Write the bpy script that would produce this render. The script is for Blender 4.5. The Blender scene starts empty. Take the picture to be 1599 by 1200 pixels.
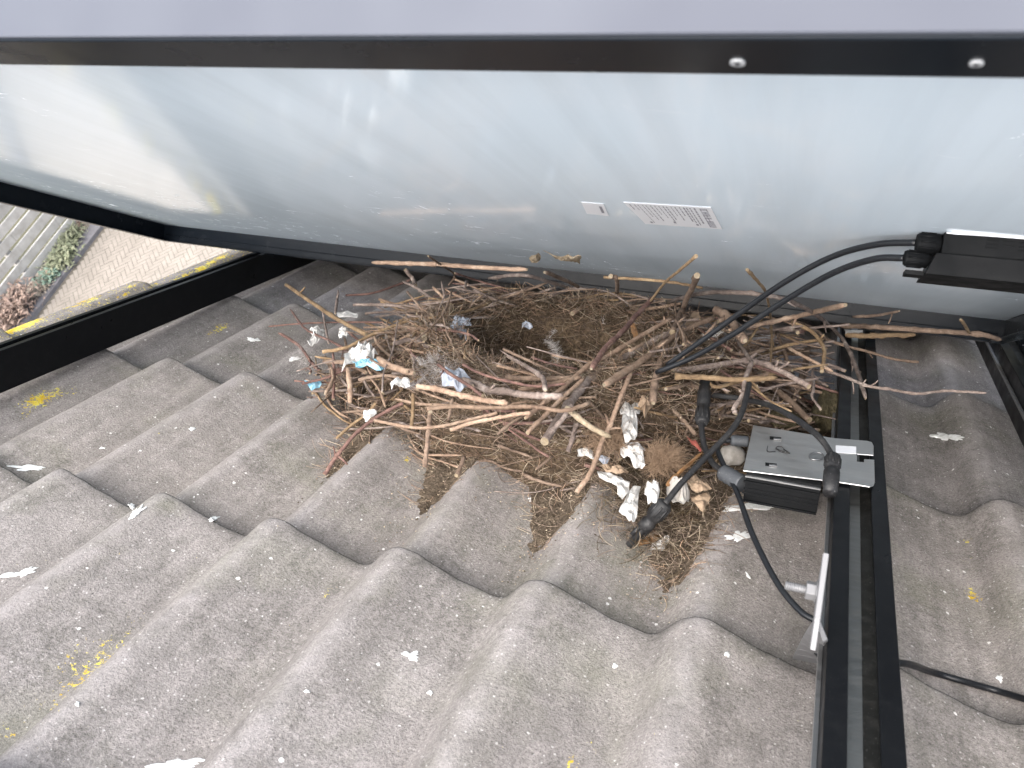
import bpy, bmesh, math, random
from mathutils import Vector, Matrix, noise
rnd = random.Random(7)
R_ = math.radians
C = bpy.context.scene.collection
# ------------------------------------------------------------------ camera, world, sun, exposure
PITCH = R_(35)
ROOF = Matrix.Translation((0, 0, 7.0)) @ Matrix.Rotation(-PITCH, 4, 'X')   # roof frame: x across, y down the slope, z off the tiles
RC = [Vector((0.9380265452505488, 0.34606723456462685, 0.01853832694781557)),
      Vector((0.14586238041288346, -0.3457101602614554, -0.9269350846043038)),
      Vector((-0.3143729733700399, 0.8721937595803424, -0.37476349790454355))]
EYE = Vector((0.79850766, -0.62010063, 0.46307614)); FPX = 1270.02
cam = bpy.data.objects.new('camera', bpy.data.cameras.new('camera')); C.objects.link(cam)
m = Matrix.Identity(4)
for i in range(3):
    m[i][0] = RC[0][i]; m[i][1] = -RC[1][i]; m[i][2] = -RC[2][i]; m[i][3] = EYE[i]
cam.matrix_world = ROOF @ m
cd = cam.data; cd.sensor_width = 36; cd.sensor_fit = 'HORIZONTAL'; cd.lens = 36 * FPX / 1599
cd.clip_start = 0.01; cd.clip_end = 500
cd.dof.use_dof = True; cd.dof.focus_distance = 1.0; cd.dof.aperture_fstop = 14
bpy.context.scene.camera = cam

SUN_EL, SUN_AZ = 56, 196          # overcast: a broad soft sun up behind the ridge
w = bpy.data.worlds.new('World'); bpy.context.scene.world = w; w.use_nodes = True
nt = w.node_tree; bg = nt.nodes['Background']
sky = nt.nodes.new('ShaderNodeTexSky'); sky.sky_type = 'NISHITA'; sky.sun_disc = False
sky.sun_elevation = R_(SUN_EL); sky.sun_rotation = R_(SUN_AZ)
sky.air_density = 1.2; sky.dust_density = 4.0; sky.ozone_density = 1.0
hs = nt.nodes.new('ShaderNodeHueSaturation'); hs.inputs['Saturation'].default_value = 0.55
nt.links.new(sky.outputs[0], hs.inputs['Color']); nt.links.new(hs.outputs[0], bg.inputs[0])
bg.inputs[1].default_value = 0.15
sun = bpy.data.objects.new('sun', bpy.data.lights.new('sun', 'SUN')); C.objects.link(sun)
sun.data.energy = 1.7; sun.data.angle = R_(85); sun.data.color = (1.0, 0.97, 0.92)
az = R_(SUN_AZ); sd = Vector((math.sin(az) * math.cos(R_(SUN_EL)), math.cos(az) * math.cos(R_(SUN_EL)), math.sin(R_(SUN_EL))))
sun.rotation_euler = sd.to_track_quat('Z', 'Y').to_euler()
vs = bpy.context.scene.view_settings
bpy.context.scene.display_settings.display_device = 'sRGB'
vs.view_transform = 'Standard'; vs.look = 'None'; vs.gamma = 1; vs.use_curve_mapping = False
vs.exposure = 2.15

# ------------------------------------------------------------------ pixel -> point helpers (roof frame)
def ray(u, v):
    return RC[0] * ((u - 799.5) / FPX) + RC[1] * ((v - 600) / FPX) + RC[2]
def bp(u, v, z=0.0):
    d = ray(u, v); return EYE + d * ((z - EYE.z) / d.z)
def bpy_(u, v, y):
    d = ray(u, v); return EYE + d * ((y - EYE.y) / d.y)
def bpx(u, v, x):
    d = ray(u, v); return EYE + d * ((x - EYE.x) / d.x)
# panel frame: lower edge on the rails, tilted up towards the viewer
ZB = 0.068; TAU = R_(20.75); PH = 1.115; SHEAR = 0.053; PD = 0.042
P_BL = bp(255, 377, ZB); P_BR = bp(1566, 538, ZB)
P_A = (P_BR - P_BL); PW = P_A.length; P_A.normalize()
_b = Vector((0, 0, 1)).cross(P_A).normalized()
P_E = (-_b * math.cos(TAU) + Vector((0, 0, 1)) * math.sin(TAU)).normalized()
P_N = P_A.cross(P_E).normalized()          # points up, away from the roof
if P_N.z < 0: P_N = -P_N
def PP(s, h, d=0.0):
    return P_BL + P_A * s + P_E * (h * (1 + SHEAR * (s / PW - 0.5))) + P_N * d
def pp(u, v, d=0.0):                      # pixel -> plane parallel to the panel, d above its underside
    r = ray(u, v); o = P_BL + P_N * d
    return EYE + r * ((o - EYE).dot(P_N) / r.dot(P_N))
def under(p, gap=0.012):                   # height a point may have below the panel
    if (p - P_BL).dot(P_E) < -0.002: return 9
    return P_BL.z + ((P_BL - p).dot(P_N) + 0) / P_N.z + p.z - P_BL.z - gap
def bpn(u, v, z):                          # pixel at height z but never into the panel
    p = bp(u, v, z); r = ray(u, v)
    den = r.dot(P_N)
    o = P_BL - P_N * 0.006
    q = EYE + r * ((o - EYE).dot(P_N) / den) if abs(den) > 1e-6 else None
    if q is not None:
        t = (q - EYE).length
        if (q - EYE).dot(r) > 0 and t < (p - EYE).length or (p - EYE).dot(r) < 0: p = q
    if p.y > 0.74: 
        p2 = bpy_(u, v, 0.735)
        p = p2
    return p

# ------------------------------------------------------------------ mesh builder
class MB:
    def __init__(s): s.v = []; s.f = []; s.m = []; s.sm = []
    def add(s, vs, fs, mi=0, smooth=False):
        o = len(s.v); s.v += [Vector(p) for p in vs]
        for f in fs: s.f.append(tuple(i + o for i in f)); s.m.append(mi); s.sm.append(smooth)
    def hexa(s, c, mi=0):                  # 8 corners: bottom 0-3 ccw, top 4-7
        s.add(c, [(0, 3, 2, 1), (4, 5, 6, 7), (0, 1, 5, 4), (1, 2, 6, 5), (2, 3, 7, 6), (3, 0, 4, 7)], mi)
    def box(s, lo, hi, mi=0):
        (a, b, c), (d, e, f) = lo, hi
        s.hexa([(a, b, c), (d, b, c), (d, e, c), (a, e, c), (a, b, f), (d, b, f), (d, e, f), (a, e, f)], mi)
    def prism(s, poly, up, mi=0):          # planar outline extruded along the vector up
        n = len(poly); up = Vector(up); poly = [Vector(p) for p in poly]
        s.add(poly + [p + up for p in poly], [tuple(range(n))[::-1], tuple(range(n, 2 * n))] + [(i, (i + 1) % n, n + (i + 1) % n, n + i) for i in range(n)], mi)
    def tube(s, pts, rad, n=8, mi=0, cap=None, smooth=True, flat=1.0):
        pts = [Vector(p) for p in pts]; k = len(pts)
        if not hasattr(rad, '__len__'): rad = [rad] * k
        t0 = (pts[1] - pts[0]).normalized()
        a = t0.orthogonal().normalized(); vs = []
        for i in range(k):
            t = (pts[min(i + 1, k - 1)] - pts[max(i - 1, 0)])
            t = t.normalized() if t.length > 1e-9 else t0
            a = (a - t * a.dot(t)); a = a.normalized() if a.length > 1e-6 else t.orthogonal().normalized()
            b = t.cross(a)
            for j in range(n):
                q = 2 * math.pi * j / n
                vs.append(pts[i] + (a * math.cos(q) + b * math.sin(q) * flat) * rad[i])
        fs = [(i * n + j, i * n + (j + 1) % n, (i + 1) * n + (j + 1) % n, (i + 1) * n + j) for i in range(k - 1) for j in range(n)]
        s.add(vs, fs, mi, smooth)
        o = len(s.v) - len(vs); cm = mi if cap is None else cap
        s.f += [tuple(o + j for j in range(n))[::-1], tuple(o + (k - 1) * n + j for j in range(n))]; s.m += [cm, cm]; s.sm += [False, False]
    def build(s, name, mats, parent=None, space=None, base=None):
        me = bpy.data.meshes.new(name)
        if parent is not None and base is None: base = BASE[parent.name]
        base = Vector(base) if base is not None else Vector((0, 0, 0))
        me.from_pydata([p - base for p in s.v], [], s.f)
        for mt in (mats if isinstance(mats, (list, tuple)) else [mats]): me.materials.append(mt)
        me.polygons.foreach_set('material_index', s.m); me.polygons.foreach_set('use_smooth', s.sm)
        me.update()
        o = bpy.data.objects.new(name, me); C.objects.link(o); BASE[o.name] = base
        if parent is not None: o.parent = parent
        else: o.matrix_world = (ROOF if space is None else space) @ Matrix.Translation(base)
        return o
BASE = {}
def tag(o, label=None, cat=None, group=None, kind=None):
    for k, x in (('label', label), ('category', cat), ('group', group), ('kind', kind)):
        if x: o[k] = x
    return o
def thing(name, label, cat, loc, group=None, space=None):
    o = bpy.data.objects.new(name, None); C.objects.link(o); o.empty_display_size = 0.02
    o.matrix_world = (ROOF if space is None else space) @ Matrix.Translation(Vector(loc)); BASE[o.name] = Vector(loc)
    return tag(o, label, cat, group)
def bevel(o, wd, seg=2):
    b = o.modifiers.new('bevel', 'BEVEL'); b.width = wd; b.segments = seg; b.limit_method = 'ANGLE'; b.angle_limit = R_(40)
def spline(P, n=8):
    P = [Vector(p) for p in P]
    if len(P) < 2: return P
    Q = [P[0] * 2 - P[1]] + P + [P[-1] * 2 - P[-2]]; out = []
    for i in range(1, len(Q) - 2):
        p0, p1, p2, p3 = Q[i - 1:i + 3]
        for k in range(n):
            t = k / n
            out.append(0.5 * ((2 * p1) + (p2 - p0) * t + (2 * p0 - 5 * p1 + 4 * p2 - p3) * t * t + (3 * p1 - p0 - 3 * p2 + p3) * t ** 3))
    return out + [P[-1]]

# ------------------------------------------------------------------ materials
def mat(name, col, rough=0.6, metal=0.0, spec=0.5, coat=0.0):
    mt = bpy.data.materials.new(name); mt.use_nodes = True
    b = mt.node_tree.nodes['Principled BSDF']
    b.inputs['Base Color'].default_value = (*col, 1); b.inputs['Roughness'].default_value = rough
    b.inputs['Metallic'].default_value = metal; b.inputs['Specular IOR Level'].default_value = spec; b.inputs['Coat Weight'].default_value = coat
    return mt
class NG:
    def __init__(s, mt): s.t = mt.node_tree; s.b = s.t.nodes['Principled BSDF']; s.co = None
    def n(s, ty, **kw):
        x = s.t.nodes.new('ShaderNode' + ty)
        for k, v in kw.items(): setattr(x, k, v)
        return x
    def l(s, a, b): s.t.links.new(a, b)
    def coord(s, scale=(1, 1, 1)):
        if s.co is None: s.co = s.n('TexCoord')
        mp = s.n('Mapping'); mp.inputs['Scale'].default_value = scale; s.l(s.co.outputs['Object'], mp.inputs[0]); return mp.outputs[0]
    def noise(s, scale, detail=4, rough=0.55, vec=None, dist=0):
        x = s.n('TexNoise'); x.inputs['Scale'].default_value = scale; x.inputs['Detail'].default_value = detail
        x.inputs['Roughness'].default_value = rough; x.inputs['Distortion'].default_value = dist
        s.l(vec if vec is not None else s.coord(), x.inputs['Vector']); return x.outputs['Fac']
    def ramp(s, fac, stops, const=False):
        x = s.n('ValToRGB'); e = x.color_ramp.elements
        if const: x.color_ramp.interpolation = 'CONSTANT'
        while len(e) < len(stops): e.new(0.5)
        for k, (p, c) in enumerate(stops):
            e[k].position = p; e[k].color = (*c, 1) if hasattr(c, '__len__') else (c, c, c, 1)
        s.l(fac, x.inputs[0]); return x.outputs[0]
    def mix(s, fac, a, b, mode='MIX'):
        x = s.n('MixRGB', blend_type=mode)
        for i, q in ((0, fac), (1, a), (2, b)):
            if isinstance(q, (int, float)): x.inputs[i].default_value = q if i == 0 else (q, q, q, 1)
            elif isinstance(q, tuple): x.inputs[i].default_value = (*q, 1)
            else: s.l(q, x.inputs[i])
        return x.outputs[0]
    def math(s, op, a, b=0.0):
        x = s.n('Math', operation=op)
        for i, q in ((0, a), (1, b)):
            if isinstance(q, (int, float)): x.inputs[i].default_value = q
            else: s.l(q, x.inputs[i])
        return x.outputs[0]
    def bump(s, h, dist=0.001, st=1.0):
        x = s.n('Bump'); x.inputs['Distance'].default_value = dist; x.inputs['Strength'].default_value = st
        s.l(h, x.inputs['Height']); s.l(x.outputs[0], s.b.inputs['Normal'])
    def color(s, c): s.l(c, s.b.inputs['Base Color'])
    def rough(s, c): s.l(c, s.b.inputs['Roughness'])
M = {}
def mk_tile():
    mt = mat('concrete_tile', (.2, .19, .18), .92, spec=.25); g = NG(mt)
    big = g.noise(5, 4, .6); mid = g.noise(26, 5, .65, dist=.6); fine = g.noise(420, 3, .7); grit = g.noise(1100, 2, .6)
    c = g.ramp(big, [(.3, (.205, .189, .181)), (.55, (.242, .224, .216)), (.75, (.275, .256, .249))])
    c = g.mix(g.ramp(mid, [(.38, .42), (.60, .0)]), c, (.115, .108, .10))
    c = g.mix(g.ramp(g.noise(9, 3, .6, dist=.3), [(.52, 0.), (.75, .45)]), c, (.135, .140, .095))
    al = g.math('MULTIPLY', g.ramp(g.noise(11, 4, .6, dist=.4), [(.42, 0.), (.62, 1.)]), g.ramp(g.noise(150, 5, .75, dist=.3), [(.44, 0.), (.60, .5)])); c = g.mix(al, c, (.075, .072, .062))
    stk = g.ramp(g.noise(1, 4, .65, vec=g.coord((75, 5, 20))), [(.36, .82), (.58, 1.06)]); c = g.mix(.75, c, stk, 'MULTIPLY')
    tn = g.n('Attribute', attribute_name='tone'); c = g.mix(1.0, c, g.ramp(tn.outputs['Fac'], [(0., (.92, .92, .93)), (1., (1.14, 1.11, 1.08))]), 'MULTIPLY')
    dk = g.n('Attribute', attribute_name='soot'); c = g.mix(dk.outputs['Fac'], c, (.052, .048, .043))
    c = g.mix(.65, c, g.ramp(fine, [(.3, .45), (.5, 1.0), (.72, 1.5)]), 'MULTIPLY')
    c = g.mix(.5, c, g.ramp(grit, [(.32, .5), (.5, 1.0), (.7, 1.5)]), 'MULTIPLY')
    wr = g.n('Attribute', attribute_name='wear'); c = g.mix(g.math('MULTIPLY', wr.outputs['Fac'], g.ramp(mid, [(.3, .1), (.6, .5)])), c, (.30, .278, .275))
    nz = g.n('TexNoise'); nz.inputs['Scale'].default_value = 500; g.l(g.coord(), nz.inputs['Vector'])
    wob = g.n('VectorMath', operation='MULTIPLY_ADD'); g.l(nz.outputs['Color'], wob.inputs[0]); wob.inputs[1].default_value = (.0022,) * 3; g.l(g.coord(), wob.inputs[2]); wob = wob.outputs[0]
    def speck(scale, keep, rad):
        v = g.n('TexVoronoi'); v.inputs['Scale'].default_value = scale; g.l(wob, v.inputs['Vector'])
        sep = g.n('SeparateColor'); g.l(v.outputs['Color'], sep.inputs[0])
        a = g.math('GREATER_THAN', sep.outputs[0], keep)
        rr = g.math('MULTIPLY', sep.outputs[1], rad)
        return g.math('MULTIPLY', a, g.math('LESS_THAN', v.outputs['Distance'], rr))
    c = g.mix(g.math('MULTIPLY', speck(300, .80, .34), .6), c, (.52, .50, .48))
    c = g.mix(g.math('MULTIPLY', speck(120, .93, .26), .8), c, (.68, .66, .64))
    c = g.mix(g.math('MULTIPLY', speck(420, .82, .36), .6), c, (.05, .046, .043))
    at = g.n('Attribute', attribute_name='lichen')
    ln = g.noise(210, 4, .75, dist=.4)
    k = g.math('ADD', at.outputs['Fac'], g.math('MULTIPLY', g.math('SUBTRACT', ln, .5), 2.4))
    msk = g.ramp(k, [(.52, 0.), (.58, 1.)])
    c = g.mix(msk, c, g.ramp(g.noise(60, 2), [(.35, (.50, .33, .02)), (.65, (.62, .55, .10))]))
    g.color(c)
    h = g.math('ADD', g.math('MULTIPLY', fine, .6), g.math('ADD', g.math('MULTIPLY', grit, .25), g.math('MULTIPLY', mid, .9)))
    g.bump(h, .0022, .8); return mt
M['tile'] = mk_tile()
def mk_black(name, rough, col=(.012, .013, .015), metal=0.0, dust=.35, coat=0, spec=.5):
    mt = mat(name, col, rough, metal, spec, coat); g = NG(mt)
    d = g.ramp(g.noise(70, 5, .7), [(.48, 0.), (.85, dust)])
    sp = g.ramp(g.noise(600, 2, .6), [(.66, 0.), (.74, dust)])
    c = g.mix(d, col, (.11, .105, .10)); c = g.mix(sp, c, (.35, .34, .33)); g.color(c)
    g.rough(g.ramp(g.noise(30, 3), [(.3, rough * .8), (.7, min(1, rough * 1.35))])); return mt
M['rail'] = mk_black('black_anodised_rail', .34, (.004, .0045, .0055), dust=.04, spec=.12)
M['frame'] = mk_black('black_panel_frame', .22, (.006, .008, .011), dust=.02, spec=.1)
M['plastic'] = mk_black('black_plastic', .55, (.004, .0044, .005), dust=.02, spec=.12)
M['cable'] = mk_black('black_cable_sheath', .38, (.007, .008, .010), dust=.06, spec=.35)
M['dusty'] = mk_black('dusty_black_rubber', .55, (.010, .010, .011), dust=.30, spec=.35)
M['grommet'] = mk_black('grey_rubber_grommet', .6, (.04, .044, .05), dust=.4)
def mk_metal(name, col, rough, streak=True, bmp=.0):
    mt = mat(name, col, rough, 1.0); g = NG(mt)
    s1 = g.noise(40, 4, .6); c = g.mix(g.ramp(s1, [(.4, 0.), (.8, .2)]), col, tuple(x * .55 for x in col)); g.color(c)
    st = g.noise(60, 3, .6, vec=g.coord((.15, 3, 3))) if streak else g.noise(150, 3)
    g.rough(g.ramp(st, [(.3, rough * .8), (.7, rough * 1.3)])); return mt
M['steel'] = mk_metal('brushed_plate_metal', (.52, .515, .505), .42)
M['alu'] = mk_metal('bright_aluminium', (.27, .27, .275), .45)
M['galv'] = mk_metal('galvanised_steel', (.34, .34, .34), .45)
M['hook'] = mat('dull_cast_aluminium', (.15, .15, .155), .5, .3, .3)
M['slot'] = mk_metal('weathered_slot_floor', (.24, .245, .24), .5)
M['chan'] = mk_black('dark_slot_wall', .5, (.008, .008, .007), dust=.25, spec=.2)
def mk_sheet():
    mt = mat('white_backsheet', (.72, .80, .88), .14, spec=.5); g = NG(mt); mt.node_tree.nodes['Principled BSDF'].inputs['IOR'].default_value = 1.52
    n1 = g.noise(7, 4, .6); g.rough(g.ramp(n1, [(.3, .06), (.7, .12)]))
    sm = g.ramp(g.noise(22, 5, .65, dist=1.2), [(.6, 0.), (.8, .35)])
    c = g.mix(sm, (.73, .835, .925), (.65, .74, .83))
    run = g.ramp(g.noise(1, 4, .6, vec=g.coord((26, 1.6, 1.6))), [(.35, .93), (.6, 1.)]); c = g.mix(1.0, c, run, 'MULTIPLY')
    def scr(sc, rot, lo, hi):
        mp = g.n('Mapping'); mp.inputs['Rotation'].default_value = rot; mp.inputs['Scale'].default_value = sc
        tc = g.n('TexCoord'); g.l(tc.outputs['Object'], mp.inputs[0]); return g.ramp(g.noise(1, 5, .7, vec=mp.outputs[0], dist=.6), [(lo, 0.), (hi, 1.)])
    area = g.ramp(g.noise(3.2, 3, .6), [(.52, 0.), (.66, 1.)])
    k = g.math('MAXIMUM', scr((14, 90, 60), (0, 0, .5), .61, .69), g.math('MAXIMUM', scr((90, 12, 60), (0, .2, -.3), .62, .70), scr((30, 30, 30), (0, 0, 0), .63, .69)))
    k = g.math('MULTIPLY', k, area); c = g.mix(g.math('MULTIPLY', k, .45), c, (.93, .95, .98)); g.color(c)
    g.l(g.mix(k, g.ramp(n1, [(.3, .06), (.7, .12)]), .6), g.b.inputs['Roughness'])
    return mt
M['sheet'] = mk_sheet()
M['cells'] = mat('dark_solar_glass', (.01, .012, .025), .06)
M['paper'] = mat('white_label_paper', (.66, .67, .70), .55)
M['rivet'] = mat('dull_rivet', (.34, .35, .36), .5)
M['ink'] = mat('grey_label_ink', (.22, .22, .25), .7)
M['marker'] = mat('black_marker_ink', (.012, .012, .012), .5)
def mk_wood(name, c1, c2, c3, rough=.75, bscale=1.0):
    mt = mat(name, c1, min(1, rough + .12), spec=.18); g = NG(mt)
    oi = g.n('ObjectInfo')
    n1 = g.noise(38, 4, .65, dist=.5); n2 = g.noise(260, 3, .7); n3 = g.noise(900, 2, .6)
    c = g.ramp(n1, [(.30, c2), (.52, c1), (.72, c3)])
    c = g.mix(.6, c, g.ramp(n2, [(.3, .5), (.5, 1.), (.72, 1.45)]), 'MULTIPLY')
    c = g.mix(1.0, c, g.ramp(oi.outputs['Random'], [(0., .7), (1., 1.25)]), 'MULTIPLY')
    g.color(c); g.bump(g.math('ADD', n2, g.math('MULTIPLY', n3, .5)), .0008, .9 * bscale); return mt
M['tan'] = mk_wood('peeled_tan_twig', (0.2559, 0.1782, 0.1281), (0.1653, 0.1101, 0.0802), (0.3256, 0.2504, 0.1902))
M['gold'] = mk_wood('golden_twig', (0.2039, 0.1391, 0.0809), (0.113, 0.075, 0.0459), (0.2696, 0.198, 0.122))
M['grey'] = mk_wood('grey_bark_twig', (0.1787, 0.1401, 0.1207), (0.0821, 0.0628, 0.056), (0.3188, 0.2705, 0.2415), .85, 1.6)
M['red'] = mk_wood('reddish_twig', (0.136, 0.0788, 0.0652), (0.0685, 0.0412, 0.0369), (0.2076, 0.1369, 0.1151))
M['brown'] = mk_wood('brown_twig', (0.1499, 0.1064, 0.0792), (0.0732, 0.0514, 0.0394), (0.2319, 0.1721, 0.1312), .82, 1.3)
M['cut'] = mk_wood('pale_cut_wood', (0.2117, 0.1693, 0.1164), (0.1588, 0.1164, 0.0706), (0.254, 0.2187, 0.1693))
def mk_soil(name, a, b, c3):
    mt = mat(name, a, .95, spec=.15); g = NG(mt)
    n1 = g.noise(30, 5, .7); n2 = g.noise(240, 4, .75); n3 = g.noise(900, 2)
    c = g.ramp(n1, [(.3, a), (.55, b), (.75, c3)])
    c = g.mix(.8, c, g.ramp(n2, [(.3, .35), (.5, 1.), (.7, 1.8)]), 'MULTIPLY'); g.color(c)
    g.bump(g.math('ADD', n2, g.math('MULTIPLY', n3, .4)), .006, 1.); return mt
M['muck'] = mk_soil('nest_muck', (.045, .032, .022), (.095, .068, .045), (.17, .125, .08))
M['dirt'] = mk_soil('dry_debris', (.06, .045, .032), (.12, .092, .066), (.2, .16, .115))
M['fib'] = [mk_wood('straw_fibre', (0.3267, 0.2643, 0.1909), (0.1914, 0.151, 0.1107), (0.4474, 0.3812, 0.2932)),
            mk_wood('root_fibre', (0.1976, 0.1479, 0.1136), (0.1088, 0.0822, 0.0631), (0.2894, 0.2281, 0.1786)),
            mk_wood('rusty_fibre', (0.2601, 0.172, 0.1169), (0.1485, 0.0971, 0.0677), (0.3573, 0.2545, 0.181))]
M['dark'] = mk_wood('shaded_moss_fibre', (.085, .062, .036), (.05, .036, .022), (.13, .10, .055))  # fibre darkened to put the cup's shade into its lining colour
M['hair'] = mat('pale_down', (.40, .37, .35), .8)
M['wool'] = mat('brown_wool', (.23, .155, .10), .9)
M['moss'] = mk_soil('moss', (.05, .043, .025), (.085, .072, .042), (.15, .125, .08))
def mk_var0(name, a, b, sc, rough):
    mt = mat(name, a, rough, spec=.12); g = NG(mt); g.color(g.ramp(g.noise(sc, 3, .5), [(.4, a), (.6, b)])); return mt
def mk_scrap(name, a, b, rough=.55):
    mt = mat(name, a, rough); g = NG(mt)
    g.color(g.ramp(g.noise(90, 4, .7), [(.38, a), (.70, b)])); g.bump(g.noise(180, 3), .0015, .6); return mt
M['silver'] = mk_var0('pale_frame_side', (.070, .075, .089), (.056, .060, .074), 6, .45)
M['white'] = mk_scrap('white_scrap', (.60, .59, .57), (.36, .335, .31))
M['blue'] = mk_scrap('blue_plastic', (.12, .32, .43), (.28, .42, .50), .5)
M['film'] = mk_scrap('pale_blue_film', (.36, .40, .46), (.26, .27, .31), .35)
M['leaf'] = mk_scrap('dry_leaf', (.27, .195, .13), (.17, .115, .075), .7)
M['oleaf'] = mk_scrap('orange_leaf', (.28, .15, .06), (.20, .10, .045), .6)
M['rleaf'] = mk_scrap('red_leaf', (.26, .06, .05), (.30, .10, .07), .6)
M['stone'] = mk_scrap('grey_stone', (.33, .31, .285), (.24, .22, .195), .85)
M['drop'] = mk_scrap('chalky_white', (.78, .79, .78), (.52, .52, .50), .85)
def mk_brick():
    mt = mat('brick_wall', (.3, .15, .1), .85); g = NG(mt)
    b = g.n('TexBrick'); b.inputs['Scale'].default_value = 5; b.inputs['Color1'].default_value = (.28, .13, .085, 1); b.inputs['Color2'].default_value = (.36, .19, .12, 1)
    b.inputs['Mortar'].default_value = (.4, .38, .35, 1); b.inputs['Mortar Size'].default_value = .012
    mp = g.n('Mapping'); mp.inputs['Rotation'].default_value = (R_(90), 0, R_(90)); tc = g.n('TexCoord'); g.l(tc.outputs['Object'], mp.inputs[0]); g.l(mp.outputs[0], b.inputs['Vector'])
    g.color(b.outputs['Color']); return mt
M['brick'] = mk_brick()
def mk_var(name, a, b, sc, rough=.85):
    mt = mat(name, a, rough, spec=.25); g = NG(mt)
    oi = g.n('ObjectInfo'); c = g.ramp(g.noise(sc, 5, .65), [(.35, a), (.65, b)])
    c = g.mix(1.0, c, g.ramp(oi.outputs['Random'], [(0., .85), (1., 1.15)]), 'MULTIPLY'); g.color(c); return mt
M['paver'] = mk_var('buff_pavers', (.225, .20, .172), (.185, .164, .14), 3)
M['joint'] = mk_var('sandy_joints', (.11, .097, .08), (.085, .075, .06), 6)
M['fence'] = mk_var('weathered_grey_boards', (.37, .355, .335), (.27, .255, .235), 6)
M['soil'] = mk_var('garden_soil', (.17, .145, .115), (.24, .205, .165), 9)
M['kerb'] = mk_var('concrete_edging', (.13, .125, .13), (.09, .085, .09), 8)
M['green'] = mk_var('green_leaves', (.13, .15, .085), (.25, .25, .17), 12, .6)
M['jade'] = mk_var('blue_green_leaves', (.15, .22, .165), (.22, .29, .23), 12, .6)
M['redleaf'] = mk_var('dark_red_leaves', (.22, .145, .115), (.34, .26, .21), 12, .6)
M['lawn'] = mk_var('grass_ground', (.045, .045, .028), (.07, .065, .04), 2)

# ------------------------------------------------------------------ roof tiles
GA = 0.3468; PER = 0.1488; PX0 = 0.002
PROF = [(0, -.0025), (.06, .001), (.14, .000), (.24, -.0055), (.35, -.0125), (.45, -.018), (.55, -.0232), (.65, -.0275), (.75, -.0305), (.83, -.0300), (.88, -.0225), (.93, -.012), (.97, -.0055), (1, -.0025)]
def prof(x):
    p = ((x - PX0) / PER) % 1.0
    for (a, za), (b, zb) in zip(PROF, PROF[1:]):
        if p <= b:
            t = (p - a) / (b - a); return za + (zb - za) * t
    return PROF[-1][1]
_tab = [sum(prof(PX0 + PER * ((i + k) / 200)) for k in range(-6, 7)) / 13 for i in range(201)]
VERGE = -0.535
def profs(x):
    p = ((x - PX0) / PER) % 1.0 * 200; i = int(p); z = _tab[i] + (_tab[min(i + 1, 200)] - _tab[i]) * (p - i)
    if x < VERGE + 0.09:
        t = min(1, (VERGE + 0.09 - x) / 0.06); z = z * (1 - t) + 0.004 * t
    return z
def kjit(k): return math.sin(k * 12.9) * 0.002
def tile_z(x, y):
    k = math.ceil(y / GA - 1e-9); fr = (k * GA - y) / GA
    j = math.floor((x - PX0 + 0.03) / (2 * PER))
    tj = math.sin(j * 7.3 + k * 3.1) * 0.0016
    return profs(x + kjit(k)) - 0.021 * fr + tj
def on_tile(u, v, lift=0.0):
    z = 0.0
    for _ in range(14):
        p = bp(u, v, z); z = 0.5 * z + 0.5 * (tile_z(p.x, p.y) + lift)
    p = bp(u, v, z); p.z = tile_z(p.x, p.y) + lift
    return p
house = thing('house', 'house roof of grey wavy concrete tiles with yellow lichen', 'house roof', (0, 0, 0))
XR, YT, YB = 1.9, -4 * GA, 5 * GA
LICH = [(60, 625, 22, 1.3), (85, 615, 16, 1.0), (40, 650, 8, 1.), (110, 612, 12, .7), (345, 512, 13, 1.0), (330, 520, 10, .8), (110, 1025, 9, .75), (95, 1040, 7, .65), (165, 998, 6, .65), (212, 970, 7, .75), (182, 988, 6, .6),
        (22, 1148, 6, .7), (5, 1145, 5, .9), (638, 716, 5, 1.2), (928, 1167, 5, .9), (893, 1193, 6, 1.2), (1518, 931, 9, 1.2), (1510, 849, 4, 1.), (1565, 590, 14, 1.1), (1580, 575, 9, 1.), (1510, 880, 3, .9), (512, 926, 3, 1.), (150, 1040, 5, .7),
        (30, 510, 20, 1.5), (60, 490, 12, 1.1), (100, 480, 10, .9), (135, 470, 16, 1.0), (70, 485, 12, 1.2), (195, 460, 9, 1.2), (160, 450, 9, .8), (290, 430, 12, 1.3), (315, 420, 16, 1.6), (330, 410, 10, 1.3), (345, 402, 9, 1.2), (275, 437, 9, 1.2), (240, 445, 7, .9), (365, 400, 6, 1.0), (10, 520, 12, 1.2), (205, 447, 7, 1.1)]
LB = []
for (u, v, r, s) in LICH:
    p = on_tile(u, v); q = on_tile(u + r, v); LB.append((p.x, p.y, max(.003, abs(q.x - p.x) * .9), s * .62))
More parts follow.
